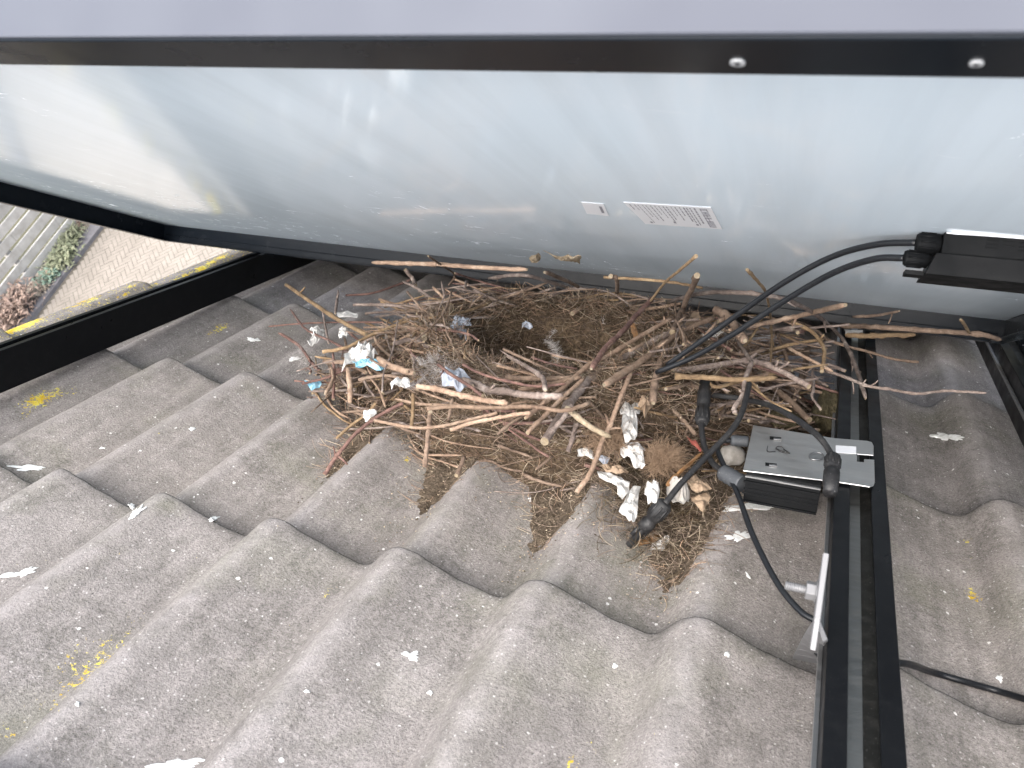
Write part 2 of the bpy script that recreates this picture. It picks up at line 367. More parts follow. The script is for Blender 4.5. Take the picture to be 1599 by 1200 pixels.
def build_tiles():
    mb = MB(); lich = []; soot = []; wear = []; tone = []
    nx = 440; xs = [VERGE + (XR - VERGE) * i / nx for i in range(nx + 1)]
    rows = [0, .006, .02, .05] + [.05 + .95 * i / 26 for i in range(1, 27)] + [1.07]
    for k in range(-3, 6):
        yt = k * GA; o = len(mb.v); vs = []
        prev = []
        tailrow = [('t', -.0165), ('t', -.012), ('t', -.003)]
        allrows = tailrow + [('r', f) for f in rows]
        for kind, f in allrows:
            for x in xs:
                if kind == 't':
                    y = yt - (0.001 if f > -.01 else .0025) + .0006; z = tile_z(x, yt) + f
                else:
                    y = yt - f * GA; z = profs(x + kjit(k)) - .021 * f + (tile_z(x, yt) - profs(x + kjit(k)))
                    if f < .012: z -= .0012 * (1 - f / .012)
                wv = noise.noise(Vector((x * 14, y * 14, k * 5.)))
                w2 = noise.noise(Vector((x * 90, y * 90, k * 3.)))
                z += .0006 * wv + .0004 * w2
                yy = y + .0022 * noise.noise(Vector((x * 45, k * 9., 0))) * (1 if f < .03 else 0)
                vs.append(Vector((x, yy, z)))
                L = 0
                for (lx, ly, lr, s) in LB:
                    dx = x - lx; dy = (y - ly) / 2.0
                    if abs(dx) < 3 * lr and abs(dy) < 3 * lr: L = max(L, s * math.exp(-(dx * dx + dy * dy) / (2 * lr * lr)))
                if x < -.38: L = max(L, .30)
                lich.append(min(L, 1.2))
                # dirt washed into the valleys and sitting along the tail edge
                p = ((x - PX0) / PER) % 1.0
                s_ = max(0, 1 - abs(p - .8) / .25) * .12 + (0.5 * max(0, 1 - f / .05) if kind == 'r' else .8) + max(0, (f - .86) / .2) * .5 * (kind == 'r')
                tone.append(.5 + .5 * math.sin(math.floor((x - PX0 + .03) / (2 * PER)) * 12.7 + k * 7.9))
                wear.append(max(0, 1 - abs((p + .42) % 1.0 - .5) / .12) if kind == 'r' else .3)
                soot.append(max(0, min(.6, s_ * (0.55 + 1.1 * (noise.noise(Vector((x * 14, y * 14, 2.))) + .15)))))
        n = nx + 1; fs = []
        for r in range(len(allrows) - 1):
            for i in range(nx): fs.append((r * n + i, r * n + i + 1, (r + 1) * n + i + 1, (r + 1) * n + i))
        mb.add(vs, fs, 0, True)
        # verge side face
        for r in range(len(allrows) - 1):
            a, b = vs[r * n], vs[(r + 1) * n]
            mb.add([a, b, b - Vector((-.002, 0, .05)), a - Vector((-.002, 0, .05))], [(0, 1, 2, 3)], 0); lich += [.3] * 4; soot += [0] * 4; wear += [0] * 4; tone += [.5] * 4
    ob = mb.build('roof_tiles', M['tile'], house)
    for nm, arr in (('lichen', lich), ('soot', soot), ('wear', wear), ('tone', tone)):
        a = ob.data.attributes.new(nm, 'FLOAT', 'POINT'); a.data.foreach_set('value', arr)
    return ob
tiles = build_tiles()
mb = MB(); mb.box((VERGE + .03, YT, -.16), (XR, YB, -.075)); mb.build('roof_deck', M['joint'], house)
# gable wall under the verge and back slope, in world axes
RI = ROOF.inverted()
def W2R(p): return RI @ Vector(p)
mb = MB()
y0, z0 = (ROOF @ Vector((0, YT, -.18)))[1:]; y1, z1 = (ROOF @ Vector((0, YB, -.18)))[1:]
gx = VERGE + .06
poly = [(gx, y0 - (y1 - y0), -.0), (gx, y1, -.0), (gx, y1, z1), (gx, y0, z0), (gx, y0 - (y1 - y0), z1)]
mb.prism([W2R(p) for p in poly], W2R((2.3, 0, 0)) - W2R((0, 0, 0)))
mb.build('gable_wall', M['brick'], house)
mb = MB()
ya, za = (ROOF @ Vector((0, YT, -.02)))[1:]
mb.prism([W2R(p) for p in [(VERGE, ya, za), (VERGE, ya - 2.6, za - 1.82), (VERGE, ya - 2.6, za - 1.9), (VERGE, ya, za - .08)]], W2R((XR - VERGE, 0, 0)) - W2R((0, 0, 0)))
mb.build('rear_slope', M['tile'], house)
mb = MB(); 
pts = [Vector((VERGE + .02 + i * (XR - VERGE - .02) / 30, YT + .01, -.02)) for i in range(31)]
mb.tube(pts, [.085 + (.006 if i % 6 == 0 else 0) for i in range(31)], 14); mb.build('ridge_cap', M['tile'], house)

# droppings and paint flakes dried on the tiles
def blot(u, v, w_, h_, ang=0, seed=1, n=48, jag=.55):
    r = random.Random(seed); mb = MB(); ph = [r.random() * 6.28 for _ in range(5)]
    ca, sa = math.cos(R_(ang)), math.sin(R_(ang)); rings = 4; vs = []; c = on_tile(u, v, .0013); vs.append(c)
    for k in range(1, rings + 1):
        for i in range(n):
            q = 2 * math.pi * i / n
            rr = max(.25, 1 + jag * (1.5 * noise.noise(Vector((math.cos(q) * 1.3, math.sin(q) * 1.3, seed * 3.7))) + .8 * noise.noise(Vector((math.cos(q) * 3.5, math.sin(q) * 3.5, seed * 1.9))) + .5 * noise.noise(Vector((math.cos(q) * 8, math.sin(q) * 8, seed * 2.3))))) * k / rings
            du, dv = w_ * math.cos(q) * rr, h_ * math.sin(q) * rr
            vs.append(on_tile(u + du * ca - dv * sa, v + du * sa + dv * ca, .0013 if k < rings else .0005))
    fs = [(0, 1 + (i + 1) % n, 1 + i) for i in range(n)]
    for k in range(rings - 1):
        for i in range(n): a = 1 + k * n + i; b = 1 + k * n + (i + 1) % n; fs.append((a, b, b + n, a + n))
    mb.add(vs, [f[::-1] for f in fs], 0, True)
    return mb
for i, (u, v, a, b, g_) in enumerate([(45, 731, 24, 4, 2), (214, 800, 15, 5, -38), (335, 810, 8, 3, -20), (18, 898, 20, 3, -8), (42, 893, 14, 4, -20), (640, 1024, 12, 8, 0), (275, 1196, 34, 9, -8), (1180, 791, 44, 6, -5), (1152, 838, 18, 7, -10), (1168, 899, 6, 2, 55),
                                     (1478, 682, 20, 6, 8), (397, 531, 8, 3, 10), (460, 561, 8, 3.5, 0), (1577, 583, 7, 4, 20), (206, 790, 5, 3, 0), (120, 1100, 4, 3, 0), (480, 1080, 4, 3, 0), (672, 1082, 4, 3, 0), (300, 670, 5, 3, 0), (1560, 1060, 4, 7, -40), (960, 1040, 4, 3, 0), (1136, 1022, 4, 4, 0), (830, 780, 4, 3, 0), (160, 700, 5, 2, 0)]):
    blot(u, v, a, b, g_, 30 + i).build('bird_dropping', M['drop'], house)

# ------------------------------------------------------------------ mounting rails
def rail(name, label, xa, ya, xb, yb, wd, zt, zb, slot=True):
    dx = (xb - xa) / (yb - ya)
    Y0, Y1 = -1.15, 1.5
    X = lambda y: xa + dx * (y - ya)
    o = thing(name, label, 'mounting rail', (X(0), 0, zb), 'mounting rails running down the roof')
    def ext(poly, nm, mt, y0=Y0, y1=Y1):
        mb = MB(); up = Vector((dx * (y1 - y0), y1 - y0, 0))
        mb.prism([Vector((X(y0) + px, y0, pz)) for px, pz in poly], up); ob = mb.build(nm, mt, o); return ob
    f = wd * .30; sl = wd - 2 * f; dp = .017; lip = .0035
    body = [(0, zb), (wd, zb), (wd, zt), (wd - f, zt), (wd - f, zt - lip), (wd - f + .004, zt - lip), (wd - f + .004, zt - dp), (f - .004, zt - dp), (f - .004, zt - lip), (f, zt - lip), (f, zt), (0, zt)]
    b = ext(body, 'rail_body', M['rail']); bevel(b, .0007, 2)
    ext([(f - .0036, zt - dp + .0008), (wd * .54, zt - dp + .0008), (wd * .54, zt - dp + .0016), (f - .0036, zt - dp + .0016)], 'slot_floor', M['slot'])
    ext([(wd * .54 + .0003, zt - dp + .0004), (wd - f + .0036, zt - dp + .0004), (wd - f + .0036, zt - dp + .003), (wd * .54 + .0003, zt - dp + .0012)], 'slot_wall', M['chan'])
    ext([(-.0035, zt - .026), (-.0003, zt - .026), (-.0003, zt - .022), (-.0035, zt - .022)], 'side_flange', M['galv'] if slot else M['rail'])
    return o
ZT = 0.065
railR = rail('mounting_rail', 'black slotted metal rail passing under the silver optimizer plate', .8535, -.2, .867, .48, .0492, ZT, .008)
railL = rail('mounting_rail', 'plain black metal rail beside the lichen covered roof verge', -.272, .15, -.300, .78, .031, ZT, .006, False)
rail('mounting_rail', 'black metal rail at the far corner beyond the long twig', 1.099, .56, 1.101, .73, .045, ZT - .001, .008)

# ------------------------------------------------------------------ solar panel
panel = thing('solar_panel', 'tilted solar panel with glossy white back and black frame', 'solar panel', P_BL)
def slab(mb, s0, s1, h0, h1, d0, d1, mi=0):
    mb.hexa([PP(s0, h0, d0), PP(s1, h0, d0), PP(s1, h1, d0), PP(s0, h1, d0), PP(s0, h0, d1), PP(s1, h0, d1), PP(s1, h1, d1), PP(s0, h1, d1)], mi)
BD = 0.036
mb = MB(); slab(mb, .003, PW - .003, .003, PH - .003, BD, BD + .0025); sheet = mb.build('backsheet', M['sheet'], panel)
mb = MB(); slab(mb, .003, PW - .003, .003, PH - .003, BD + .0029, PD - .0006); mb.build('front_glass', M['cells'], panel)
FL = .033; TH = .0022
def frame_rail(fn, mats=None):
    mb = MB(); fn(mb); o = mb.build('frame_rail', mats or M['frame'], panel); bevel(o, .0006, 1); return o
def low(mb):
    slab(mb, .0, PW, 0, TH, 0, PD); slab(mb, .0, PW, TH, FL * .5, 0, .0018); slab(mb, .01, PW - .01, TH, .006, .014, .0155)
def left(mb):
    slab(mb, 0, TH, TH + .0003, PH - TH, 0, PD); slab(mb, TH, FL * .7, FL * .5 + .0003, PH - TH, 0, .0018)
def right(mb):
    slab(mb, PW - TH, PW, TH + .0003, PH - TH, 0, PD); slab(mb, PW - FL * .7, PW - TH, FL * .5 + .0003, PH - TH, 0, .0018)
frame_rail(low); frame_rail(left); frame_rail(right)
def top(mb):
    slab(mb, 0, PW, PH - FL, PH - .0004, 0, .0018, 0); slab(mb, 0, PW, PH - TH, PH, .0020, PD, 1)
topf = frame_rail(top, [M['frame'], M['silver']])
for (u, v, r) in [(1152, 97, .0028), (1525, 98, .0022)]:
    p = pp(u, v, 0); mb = MB(); mb.tube([p - P_N * .0008, p + P_N * .0004], r, 20, smooth=False); mb.tube([p - P_N * .0011, p - P_N * .0007], r * .35, 12, mi=1, smooth=False)
    mb.build('rivet', [M['rivet'], M['plastic']], panel)
# lump of clear sealant at the end of the upper frame side
c = PP(0, PH, 0)
q = EYE + ray(1582, 40) * ((c - EYE).dot(P_E) / ray(1582, 40).dot(P_E))
mb = MB()
for k in range(7):
    a = q + P_A * rnd.uniform(-.006, .008) + P_N * rnd.uniform(-.006, .006)
    b = a + P_A * rnd.uniform(-.006, .006) + P_N * rnd.uniform(-.005, .005)
    mb.tube(spline([a, (a + b) / 2 + P_E * rnd.uniform(.0005, .002), b], 4), [.0006] + [rnd.uniform(.001, .0022)] * 7 + [.0006], 8)
mb.build('sealant_blob', mat('clear_sealant', (.85, .86, .9), .08, coat=1), panel)
# presumed next panel down the slope, hidden, added to block light from there
lower = thing('solar_panel', 'flat solar panel on the rails beyond the tilted one, added unseen to block light', 'solar panel', (.3, .9, ZB))
mb = MB(); mb.box((-.52, .845, ZB + .030), (1.18, 1.72, ZB + .0325)); mb.build('backsheet', M['sheet'], lower)
mb = MB(); mb.box((-.52, .845, ZB + .0329), (1.18, 1.72, ZB + .036)); mb.build('front_glass', M['cells'], lower)
mb = MB(); mb.box((-.523, .842, ZB), (1.183, .8447, ZB + .037)); mb.box((-.523, .8447, ZB), (1.183, .87, ZB + .0016)); mb.box((-.523, 1.7203, ZB), (1.183, 1.723, ZB + .037)); mb.box((-.523, .8449, ZB + .002), (-.5203, 1.72, ZB + .037)); mb.box((1.1803, .8449, ZB + .002), (1.183, 1.72, ZB + .037)); mb.build('frame', M['frame'], lower)
beside = thing('solar_panel', 'black framed panel just showing at the far corner, tilted up to block side light', 'solar panel', PP(PW + .022, 0))  # corner neighbour; its tilt is added to block light from the right
S0, S1 = PW + .022, PW + 1.69
mb = MB(); slab(mb, S0 + .003, S1, .003, PH - .003, BD, BD + .0025); mb.build('backsheet', M['sheet'], beside)
mb = MB(); slab(mb, S0 + .003, S1, .003, PH - .003, BD + .0029, PD - .0006); mb.build('front_glass', M['cells'], beside)
mb = MB(); slab(mb, S0, S1, 0, TH, 0, PD); slab(mb, S0, S1, TH, FL * .5, 0, .0018); slab(mb, S0, S0 + TH, TH + .0003, PH, .002, PD); slab(mb, S0 + TH, S1, PH - TH, PH, 0, PD); mb.build('frame', M['frame'], beside)
# labels on the backsheet
def quadpatch(mb, quad, s0, s1, t0, t1, d, mi, th=.0003):
    def at(s, t):
        a = quad[0].lerp(quad[1], s); b = quad[3].lerp(quad[2], s); return a.lerp(b, t)
    c4 = [at(s0, t0), at(s1, t0), at(s1, t1), at(s0, t1)]
    mb.prism([p - P_N * d for p in c4], -P_N * th, mi)
rl = random.Random(5)
q1 = [pp(u, v, BD) for u, v in [(907.8, 315.6), (942.5, 318.5), (951, 337.2), (916.3, 333.5)]]
mb = MB(); quadpatch(mb, q1, 0, 1, 0, 1, .0002, 0); quadpatch(mb, q1, .74, .86, .2, .75, .0006, 1, .0001); mb.build('small_sticker', [M['paper'], M['ink']], panel)
q2 = [pp(u, v, BD) for u, v in [(973.5, 315.6), (1110.5, 324), (1128, 357.8), (1008, 349.4)]]
mb = MB(); quadpatch(mb, q2, 0, 1, 0, 1, .0002, 0)
s = .05
while s < .80:
    ln = rl.choice([.85, .6, .4, .75, .3]); wd = rl.choice([.008, .012, .018]); t = .06
    while t < ln:
        dt = rl.uniform(.04, .12); quadpatch(mb, q2, s, s + wd, t, min(t + dt, .94), .0006, 1, .0001); t += dt + .025
    s += rl.uniform(.035, .06)
for k in range(7):                          # the bold heading: seven chunky letters set along the short side
    t = .07 + k * .125
    st = [[(.0, .0), (.0, 1.)], [(.0, .0), (1., .0)], [(1., .0), (1., 1.)], [(.5, 0.), (.5, 1.)], [(0., .5), (1., .5)], [(0., 1.), (1., 1.)]]
    rl.shuffle(st)
    for (a0, b0), (a1, b1) in st[:4]:
        s0, s1 = .86 + .07 * min(a0, a1), .86 + .07 * max(a0, a1) + .012; t0, t1 = t + .085 * min(b0, b1), t + .085 * max(b0, b1) + .02
        quadpatch(mb, q2, s0, s1, t0, t1, .0006 + .0001 * rl.random(), 1, .0001)
for (a, b) in [(.1, .9), (.42, .82), (.7, .86)]: quadpatch(mb, q2, a, a + .03, b - .06, b + .02, .0006, 1, .0001)
mb.build('rating_label', [M['paper'], M['ink']], panel)
# junction box hanging under the backsheet
JT = pp(1480, 362, BD)                       # where its near top corner meets the sheet
jd = (JT - EYE).length; px = jd / FPX
ja = (P_A).normalized(); je = P_E; jn = -P_N
def JB(a, e, n): return JT + ja * a + je * (-e) + jn * n   # a: along panel to the right, e: away from the viewer, n: downwards
jw = 130 * px / 0.9
jb = thing_parent = panel
mb = MB()
mb.hexa([JB(-.002, 0, .0005), JB(.2, 0, .0005), JB(.2, .06, .0005), JB(-.002, .06, .0005), JB(-.002, 0, 30 * px), JB(.2, 0, 30 * px), JB(.2, .06, 30 * px), JB(-.002, .06, 30 * px)])
mb.hexa([JB(-.006, -.004, 30 * px + .0003), JB(.2, -.004, 30 * px + .0003), JB(.2, .064, 30 * px + .0003), JB(-.006, .064, 30 * px + .0003), JB(-.012, -.003, 60 * px), JB(.2, -.003, 60 * px), JB(.2, .06, 60 * px), JB(-.012, .06, 60 * px)])
for k in range(3): 
    for j in range(14):
        a0 = .03 + j * .012; n0 = (6 + k * 5) * px
        if rl.random() < .8: mb.hexa([JB(a0, -.0004, n0), JB(a0 + .009, -.0004, n0), JB(a0 + .009, .002, n0), JB(a0, .002, n0), JB(a0, -.0004, n0 + .0012), JB(a0 + .009, -.0004, n0 + .0012), JB(a0 + .009, .002, n0 + .0012), JB(a0, .002, n0 + .0012)])
jbox = mb.build('junction_box', M['plastic'], panel); bevel(jbox, .0012, 2)
mb = MB(); mb.tube(spline([JB(-.001, -.0015, .0012), JB(.05, -.003, .0005), JB(.2, -.003, .0005)], 6), [.0008] + [.0013] * 12, 8); mb.build('sealant_bead', M['paper'], jbox)
def gland(u, v, L, r):
    d = ray(u, v); p = EYE + d * ((JB(0, .012, 0) - EYE).dot(P_E) / d.dot(P_E))
    mb = MB(); 
    mb.tube([p, p + ja * .002, p + ja * .003, p + ja * L * .75, p + ja * (L * .75 + .001), p + ja * (L + .02)], [r * .8, r, r, r * 1.02, r * .72, r * .72], 16)
    for k in range(10):
        q = 2 * math.pi * k / 10; c_ = p + (je * math.cos(q) + jn * math.sin(q)) * r * .98
        mb.tube([c_ + ja * .003, c_ + ja * L * .6], r * .13, 5)
    mb.build('cable_gland', M['plastic'], jbox); return p
gU = gland(1430, 379, 40 * px, 14 * px); gL = gland(1411, 403, 40 * px, 11.5 * px)
mb = MB(); 
p0 = EYE + ray(1414, 421) * ((JB(0, .01, 0) - EYE).dot(P_E) / ray(1414, 421).dot(P_E)); mb.box((0, 0, 0), (0, 0, 0)) if False else None
mb.hexa([p0, p0 + ja * 55 * px, p0 + ja * 55 * px - je * .02, p0 - je * .02, p0 + jn * 6 * px, p0 + ja * 55 * px + jn * 6 * px, p0 + ja * 55 * px - je * .02 + jn * 6 * px, p0 - je * .02 + jn * 6 * px]); mb.build('cable_clip', M['plastic'], jbox)

# ------------------------------------------------------------------ optimizer on the rail
ZP = 0.0672
opt = thing('power_optimizer', 'silver plated black optimizer box clamped to the slotted rail', 'power optimizer', bp(1230, 720, .04))
outl = [(1176, 666), (1300, 686), (1354, 690.5), (1361, 692.5), (1364, 698), (1364, 713), (1338, 711), (1338, 723), (1349, 724), (1349, 719), (1365, 720), (1366, 755), (1364, 760), (1358, 762.5), (1310, 755), (1160, 737)]
mb = MB(); mb.prism([bp(u, v, ZP) for u, v in outl][::-1], (0, 0, .0016)); pl = mb.build('cover_plate', M['steel'], opt); bevel(pl, .0006, 2)
zt = ZP + .0018
def onplate(u, v, dz=0): return bp(u, v, zt + dz)
for (u, v) in [(1211, 684.5), (1204, 725.5)]:
    mb = MB(); P4 = [(-9, -3), (9, -1), (9, 4), (-9, 2)]; mb.prism([onplate(u + a, v + b) for a, b in P4][::-1], (0, 0, .0002), 0)
    mb.prism([onplate(u + a, v + b, .0003) for a, b in [(-3, 0), (9, 1.5), (9, 3.5), (-3, 2.5)]][::-1], (0, 0, .0008), 1); mb.build('punched_tab', [M['plastic'], M['alu']], pl)
mb = MB(); el = [(1275 + 11.5 * math.cos(q * .2618), 712.5 + 6 * math.sin(q * .2618)) for q in range(24)]
mb.prism([onplate(u, v) for u, v in el][::-1], (0, 0, .0003), 0); mb.tube([onplate(*el[k % 24], .0006) for k in range(25)], .0006, 6, mi=1); mb.build('punched_hole', [M['galv'], M['alu']], pl)
mb = MB(); mb.prism([onplate(u, v) for u, v in [(1305, 696), (1337, 698), (1337, 709), (1305, 707)]][::-1], (0, 0, .0003)); mb.build('sticker', M['paper'], pl)
Z7 = lambda x, y: (1060 + x / 4, 560 + y / 4)
for strokes in ([(555, 546), (551, 575), (562, 584), (585, 583), (604, 582)], [(606, 570), (608, 555), (622, 549), (642, 552), (662, 570), (660, 582), (640, 585), (618, 572), (606, 562), (640, 577), (695, 592)], [(652, 566), (672, 578), (694, 593), (676, 590), (655, 576)]):
    mb = MB(); mb.tube(spline([onplate(*Z7(x, y), .0002) for x, y in strokes], 6), .00055, 6, flat=.4); mb.build('marker_scribble', M['marker'], pl)
fy = bp(1160, 739, ZP).y + .001; by = bp(1176, 668, ZP).y - .002
xl, xr = bp(1163, 738, ZP).x, .8495
zb_ = bpy_(1165, 785, fy).z
mb = MB(); mb.box((xl + .002, fy + .003, zb_ + .001), (xr - .001, by, ZP - .0008))
for k, z in enumerate([.0, .009, .014, .0225]):
    zz = zb_ + z
    if zz < ZP - .004: mb.box((xl + (0 if k % 2 else .001), fy + (0 if k in (0, 3) else .0012), zz), (xr - .0015, fy + .0028, zz + .0022))
hb = mb.build('heat_sink_body', M['plastic'], opt); bevel(hb, .0004, 1)
mb = MB(); mb.box((xl + .001, fy - .0002, ZP - .0046), (xr - .0015, fy + .0028, ZP - .003)); mb.build('edge_strip', M['galv'], opt)
def grom(a, b, za, zb2, r):
    p, q = bp(*a, za), bp(*b, zb2); mb = MB(); n = 9
    mb.tube([p.lerp(q, k / n) for k in range(n + 1)], [r * (.8 if k == 0 else 1) * (1.0 if k % 2 else .94) for k in range(n + 1)], 16); mb.build('cable_grommet', M['grommet'], opt); return p
g1 = grom((1141, 688), (1168, 690), .056, .056, .0066); g2 = grom((1127, 737), (1160, 756), .046, .046, .0095)

# ------------------------------------------------------------------ roof hook
hx = .8478
hook = thing('roof_hook', 'silver metal roof hook bolted to the side of the slotted rail', 'roof hook', (hx, .03, -.02))
A = bpy_(1289, 862, .155)
def HK(y, z, x=hx): return Vector((x, y, z))
yt_ = bpx(1289, 863, hx - .003)
mid = bpx(1275, 968, hx - .003)
mb = MB()
prf = [(hx - .0042, hx), ]
ya, za, yb, zb2 = yt_.y, yt_.z, mid.y, mid.z
topq = [(ya, za), (ya, za - .03), (yb - .01, zb2 - .02), (yb, zb2)]
mb.prism([Vector((hx - .0046, y, z)) for y, z in topq], (.0044, 0, 0))
# bent foot running back under the tile above
f0 = bpy_(1236, 1030, .012); f1 = bpy_(1278, 1036, .012)
e0 = Vector((hx - .005, yb, zb2)); e1 = Vector((hx + .004, yb, zb2 - .018))
def strip(mb, A0, A1, B0, B1, th=.0042, n=8):
    up = (A1 - A0).cross(B0 - A0).normalized() * th
    L = [A0.lerp(B0, k / n) + Vector((0, 0, .004 * math.sin(math.pi * k / n))) for k in range(n + 1)]; Rr = [A1.lerp(B1, k / n) + Vector((0, 0, .004 * math.sin(math.pi * k / n))) for k in range(n + 1)]
    for k in range(n): mb.hexa([L[k], Rr[k], Rr[k + 1], L[k + 1], L[k] + up, Rr[k] + up, Rr[k + 1] + up, L[k + 1] + up])
strip(mb, e0, e1, f0, Vector((hx + .02, f1.y, f1.z)))
hp = mb.build('hook_plate', M['hook'], hook); bevel(hp, .0006, 1)
bc = bpx(1272, 924, hx - .006)
mb = MB(); mb.tube([bc + Vector((.002, 0, 0)), bc - Vector((.021, 0, 0))], .0031, 12)
for k in range(8): mb.tube([bc - Vector((.008 + k * .0016, 0, 0)), bc - Vector((.0088 + k * .0016, 0, 0))], .0034, 10)
mb.build('bolt', M['hook'], hook)
mb = MB(); mb.tube([bc + Vector((.0012, 0, 0)), bc - Vector((.0062, 0, 0))], .0072, 6, smooth=False); mb.tube([bc + Vector((.0016, 0, 0)), bc + Vector((.0004, 0, 0))], .0088, 18); nt_ = mb.build('nut', M['hook'], hook); bevel(nt_, .0005, 1)

# ------------------------------------------------------------------ cables and plugs
def cable(label, P, r=.0031, mt='cable', group='black cables around the nest', plug=None, name='cable'):
    P = spline(P, 10); o = thing(name, label, 'cable', P[0], group)
    mb = MB(); mb.tube(P, r, 12); mb.build('sheath', M[mt], o)
    return o
gU_ = gU + ja * .001; gL_ = gL + ja * .001
def lerpd(u, v, a, b, t): # pixel at a distance interpolated between two points
    d = ray(u, v).normalized(); L = (a - EYE).length * (1 - t) + (b - EYE).length * t; return EYE + d * L
eU = bp(1042, 570, .125); eL = bp(1025, 582, .115)
cable('upper of the two black cables curving from the junction box into the nest', [gU_] + [lerpd(u, v, gU, eU, t) for u, v, t in [(1370, 382, .12), (1300, 401, .3), (1225, 441, .48), (1150, 493, .7), (1095, 533, .85)]] + [eU])
cable('lower of the two black cables curving from the junction box into the nest', [gL_] + [lerpd(u, v, gL, eL, t) for u, v, t in [(1365, 405, .1), (1300, 427, .28), (1225, 470, .48), (1150, 519, .68), (1085, 557, .86)]] + [eL])
def plug(o, p0, p1, r, female=False, mt='plastic'):
    ax = (p1 - p0); L = ax.length; ax.normalize(); mb = MB()
    if not female:
        mb.tube([p0, p0 + ax * L * .04, p0 + ax * L * .34, p0 + ax * L * .36, p0 + ax * L * .42, p0 + ax * L * .44, p0 + ax * L * .60], [r * .75, r, r, r * .8, r * .8, r * .95, r * .95], 16)
        a = ax.orthogonal().normalized(); b = ax.cross(a)
        for k in range(8):
            q = k * math.pi / 4; c_ = (a * math.cos(q) + b * math.sin(q)) * r * .97; mb.tube([p0 + ax * L * .06 + c_, p0 + ax * L * .30 + c_], r * .16, 6)
        for s_ in (-1, 1): mb.tube([p0 + ax * L * .58 + a * s_ * r * .75, p0 + ax * L * .78 + a * s_ * r * .95], r * .28, 8)
        mb.tube([p0 + ax * L * .58, p0 + ax * L * .62, p0 + ax * L * .64, p0 + ax * L * .66, p0 + ax * L * .68, p0 + ax * L], [r * .55, r * .55, r * .48, r * .55, r * .48, r * .45], 14)
    else:
        mb.tube([p0, p0 + ax * L * .05, p0 + ax * L * .35, p0 + ax * L * .37, p0 + ax * L * .43, p0 + ax * L * .45, p0 + ax * L * .75, p0 + ax * L * .77, p0 + ax * L, p0 + ax * L * .999, p0 + ax * L * .8], [r * .75, r, r, r * .85, r * .85, r * 1.05, r * 1.05, r * .92, r * .92, r * .58, r * .5], 18)
        a = ax.orthogonal().normalized(); b = ax.cross(a)
        for k in range(8):
            q = k * math.pi / 4; c_ = (a * math.cos(q) + b * math.sin(q)) * r * .97; mb.tube([p0 + ax * L * .07 + c_, p0 + ax * L * .31 + c_], r * .16, 6)
    mb.build('plug', M[mt], o)
c1 = cable('black cable with a loose plug lying in the tile valley below the nest', [bp(u, v, z) for u, v, z in [(1170, 600, .10), (1160, 640, .095), (1143, 671, .085), (1108, 708, .068), (1070, 748, .05), (1038, 787, .032)]], .0033, 'dusty')
plug(c1, bp(1040, 785, .033), on_tile(982, 852, .012), .0086, mt='dusty')
c2 = cable('short dusty black lead between the optimizer and an upright plug', [bp(u, v, z) for u, v, z in [(1130, 738, .046), (1112, 722, .046), (1101, 700, .05), (1096, 675, .06), (1096, 655, .068)]], .0034, 'dusty')
plug(c2, bp(1096, 662, .066), bp(1101, 598, .088), .0078, True, 'dusty')
c3 = cable('dusty black lead whose plug hangs over the silver optimizer plate', [bp(u, v, z) for u, v, z in [(1090, 615, .07), (1150, 622, .08), (1200, 633, .09), (1243, 655, .098), (1278, 682, .1), (1295, 705, .095), (1300, 722, .09)]], .0033, 'dusty')
plug(c3, bp(1301, 712, .094), bp(1296, 770, .080), .0074, True, 'dusty')
P4 = [g1] + [bp(u, v, z) for u, v, z in [(1128, 690, .055), (1120, 700, .053), (1128, 722, .05), (1152, 772, .042), (1175, 835, .034), (1212, 908, .026), (1250, 955, .022), (1283, 978, .02)]]
q = bp(1405, 1036, .012); P4 += [Vector((.855, P4[-1].y - .012, .004)), Vector((.885, P4[-1].y - .03, .003)), q, on_tile(1455, 1050, .0045), on_tile(1500, 1063, .006), on_tile(1560, 1080, .006), on_tile(1640, 1103, .006), on_tile(1760, 1130, .006)]
cable('thin black cable looping from the optimizer across the tiles and under the rail', P4, .0029)

# ------------------------------------------------------------------ bird nest
NC = Vector((.485, .42, 0))
def core(x, y):
    dx, dy = (x - .49) / 1.15, (y - .42); r = math.hypot(dx, dy)
    if dy < 0 and r > .13: r = .13 + (r - .13) * (1 + .95 * min(1, -dy / r * 1.3))
    pts = [(0, -.006), (.055, -.002), (.09, .018), (.118, .080), (.148, .104), (.185, .092), (.235, .046), (.275, .004), (.31, -.04), (.6, -.09)]
    z = -.09
    for (a, za), (b, zb) in zip(pts, pts[1:]):
        if a <= r < b: z = za + (zb - za) * (r - a) / (b - a); break
    g = math.exp(-(((x - .75) / .10) ** 2 + ((y - .53) / .13) ** 2)); z = max(z, -.05 + .075 * g)
    if y < .32: z -= (.32 - y) * .35
    z += .014 * noise.noise(Vector((x * 16, y * 16, 0))) + .007 * noise.noise(Vector((x * 45, y * 45, 3)))
    p = Vector((x, y, z))
    return min(z, under(p, .02))
nest = thing('bird_nest', 'large untidy nest of twigs and roots beneath the tilted panel', 'bird nest', NC)
mb = MB(); st = .005; X0, Y0n = .10, .10; nx, ny = 160, 132
vid = {}; vs = []; fs = []
Hh = [[core(X0 + i * st, Y0n + j * st) for i in range(nx)] for j in range(ny)]
for j in range(ny):
    for i in range(nx):
        x, y = X0 + i * st, Y0n + j * st; vs.append(Vector((x, y, max(Hh[j][i], tile_z(x, y) - .006))))
for j in range(ny - 1):
    for i in range(nx - 1):
        x, y = X0 + i * st, Y0n + j * st
        if Hh[j][i] > tile_z(x, y) - .012: fs.append((j * nx + i, j * nx + i + 1, (j + 1) * nx + i + 1, (j + 1) * nx + i))
